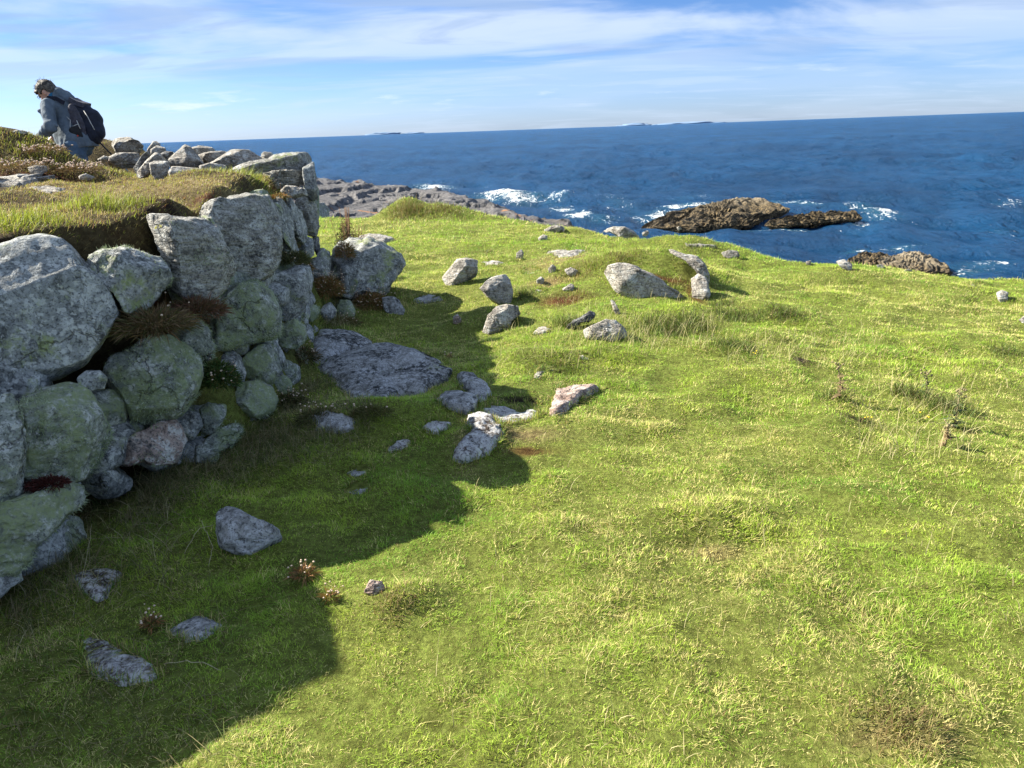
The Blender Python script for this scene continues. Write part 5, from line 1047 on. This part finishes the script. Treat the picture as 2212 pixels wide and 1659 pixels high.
def f_hood(p):
    a = cone(p, J(680, 345, -.02), J(800, 460, -.01), .072, .085); b = cone(p, J(670, 300, -.02), J(640, 460, -.02), .028, .045); c = cone(p, J(660, 300, .05), J(700, 430, .08), .03, .05)
    d = smin(a, b, c, k=.035)+.006*np.sin(p@np.array([60, 20, 50.]))+.008*noise(p*16); return np.maximum(d, -cone(p, head, head-hx*.05-hu*.05, .112, .09))
V, Q = surfnet(f_hood, J(740, 400)-.25, J(740, 400)+.25, .007); mesh_obj('hood', V, Q, M_JACK, person, True, PO)
V, Q = surfnet(lambda p: smin(cone(p, J(560, 420, .0), J(540, 480, .0), .066, .074), cone(p, J(470, 540, -.01), J(360, 640, -.01), .04, .022), k=.03), J(500, 520)-.2, J(500, 520)+.2, .008); mesh_obj('collar', V, Q, M_TEAL, person, True, PO)
def f_tro(p):
    d = cone(p, pelv+[0, -.04, 0], pelv+[-.0, .05, .0], .125, .12)
    for h_, k_, a_ in ((hn, kn_n, an_n), (hf, kn_f, an_f)): d = smin(d, cone(p, h_, k_, .115, .085), cone(p, k_, a_, .085, .072), k=.03)
    d = d+.006*np.sin(p[:, 2]*60+6*noise(p*5))*ss(0, 1, (p[:, 2]*0+1))+.006*fbm(p*12, 2)
    return np.maximum(d, gz+.12-p[:, 2])
V, Q = surfnet(f_tro, lo-.1, np.array([hi_[0], hi_[1], pelv[2]])+.2, .010); mesh_obj('trousers', V, Q, M_TRO, person, True, PO)
for a_ in (an_n, an_f):
    fb = lambda p: np.maximum(smin(cone(p, a_+[0, 0, .05], a_+[0, 0, -.03], .055, .052), cone(p, a_+[.02, 0, -.05], a_+[-.16, 0, -.055], .045, .038), k=.03), a_[2]-.09-p[:, 2])
    V, Q = surfnet(fb, a_-[.25, .12, .14], a_+[.12, .12, .15], .009); mesh_obj('boot', V, Q, M_BOOT, person, True, PO)
# backpack
pk = J(1180, 900); pack = empty('backpack', J(1190, 1240), 'dark navy hiking backpack with grey side pockets on the walker\'s back', 'backpack'); pO = np.array(pack.location)
dn = J(1180, 1230)-J(1000, 500); dn /= np.linalg.norm(dn); bk = np.array([dn[2]*-1, 0, dn[0]]); bk = bk if bk[0] > 0 else -bk; axp = np.stack([dn, [0, 1, 0], bk])
def f_pack(p):
    d = smin(cone(p, J(1000, 620), J(1120, 830), .082, .118), cone(p, J(1120, 830), J(1200, 1080), .125, .135), cone(p, J(1280, 820, .0), J(1300, 1020), .085, .09), cone(p, J(950, 560), J(1010, 640), .05, .085), cone(p, J(1120, 650), J(1250, 800), .07, .09), k=.05)
    d = np.maximum(d, np.abs(p[:, 1]-pk[1])-.155); d = -smin(-d, -(np.abs(p[:, 1]-pk[1])-.150), k=.03)
    return d+.005*noise(p*14)+.004*np.sin(p@dn*40)*(p[:, 1] < pk[1]-.05)
V, Q = surfnet(f_pack, pk-.42, pk+.42, .009); mesh_obj('main_bag', V, Q, M_PACK, pack, True, pO)
ys = -.150
def f_front(p):
    d = smin(cone(p, J(1260, 760, 0), J(1330, 1040, 0), .082, .092), k=.03); return np.maximum(d, np.abs(p[:, 1]-pk[1])-.11)+.004*noise(p*18)
V, Q = surfnet(f_front, J(1300, 900)-.32, J(1300, 900)+.32, .009); mesh_obj('front_pocket', V, Q, M_PACK, pack, True, pO)
def f_side(p):
    d = ell(p, J(1120, 860, ys-.01), (.19, .028, .060), axp); return d+.004*noise(p*20)
V, Q = surfnet(f_side, J(1120, 860, ys)-.24, J(1120, 860, ys)+.24, .008); mesh_obj('side_pocket', V, Q, M_PACKG, pack, True, pO)
V, Q = surfnet(lambda p: ell(p, J(1090, 1080, ys-.01), (.085, .030, .070), axp)+.003*noise(p*25), J(1090, 1080, ys)-.14, J(1090, 1080, ys)+.14, .008); mesh_obj('mesh_pocket', V, Q, M_BLK, pack, True, pO)
def strap(name, pts, w, mat, thick=.006):
    P_ = [J(*q) for q in pts]; V = []; 
    for i, q in enumerate(P_):
        d = P_[min(i+1, len(P_)-1)]-P_[max(i-1, 0)]; d /= np.linalg.norm(d); s = np.cross(d, [0, -1, 0]); s /= np.linalg.norm(s)+1e-9
        for a, b in ((-1, -1), (1, -1), (1, 1), (-1, 1)): V.append(q+s*w*a/2+np.array([0, thick*b, 0]))
    Fq = [[i*4+k, i*4+(k+1) % 4, i*4+4+(k+1) % 4, i*4+4+k] for i in range(len(P_)-1) for k in range(4)]+[[0, 3, 2, 1], [len(V)-4, len(V)-3, len(V)-2, len(V)-1]]
    return mesh_obj(name, V, Fq, mat, pack, False, pO)
strap('shoulder_strap', [(880, 520, -.16), (760, 440, -.19), (640, 430, -.20), (600, 470, -.225), (640, 560, -.235), (700, 660, -.235)], .045, M_PACK); strap('shoulder_strap', [(900, 520, .15), (760, 430, .17), (620, 480, .2), (560, 600, .2)], .045, M_PACK)
for pts in ([(1000, 570, -.165), (980, 620, -.17), (1020, 700, -.185), (1090, 770, -.188)], [(920, 770, -.15), (1000, 820, -.175), (1080, 800, -.19)], [(1010, 830, -.18), (1005, 920, -.18), (1020, 1010, -.185)], [(1130, 830, -.19), (1160, 900, -.19), (1190, 980, -.185)], [(1060, 940, -.19), (1150, 900, -.192)], [(1215, 660, -.14), (1290, 760, -.15), (1340, 860, -.15), (1400, 1000, -.13)]):
    V, Fc = tube([J(*q) for q in pts], .0045, 6); mesh_obj('cord', V, Fc, M_CORD, pack, True, pO)
V, Fc = ball(J(1148, 1105, -.19), .008, 2, 1); mesh_obj('red_tag', V, Fc, simple('red_tab', (.6, .06, .03), .5), pack, True, pO)
strap('top_flap', [(920, 450, -.03), (1030, 510, -.03), (1180, 560, -.03)], .05, M_PACKG, .09)
# walking pole sticking out behind
a, b = J(1385, 1160, -.08), J(2250, 1980, -.15); pt = empty('walking_pole', b, 'slim blue grey walking pole pointing down behind the walker', 'walking pole'); bO = b
V, Fc = tube([a, a+(b-a)*.55], .0085, 10); mesh_obj('upper_shaft', V, Fc, M_BLK, pt, True, bO); V, Fc = tube([a+(b-a)*.10, a+(b-a)*.97], [.0065, .0055], 10); mesh_obj('lower_shaft', V, Fc, M_POLE, pt, True, bO)
bpy.data.objects['upper_shaft'].hide_render = False
V, Fc = tube([a+(b-a)*.94, b], [.006, .002], 8); mesh_obj('tip', V, Fc, M_BLK, pt, True, bO)
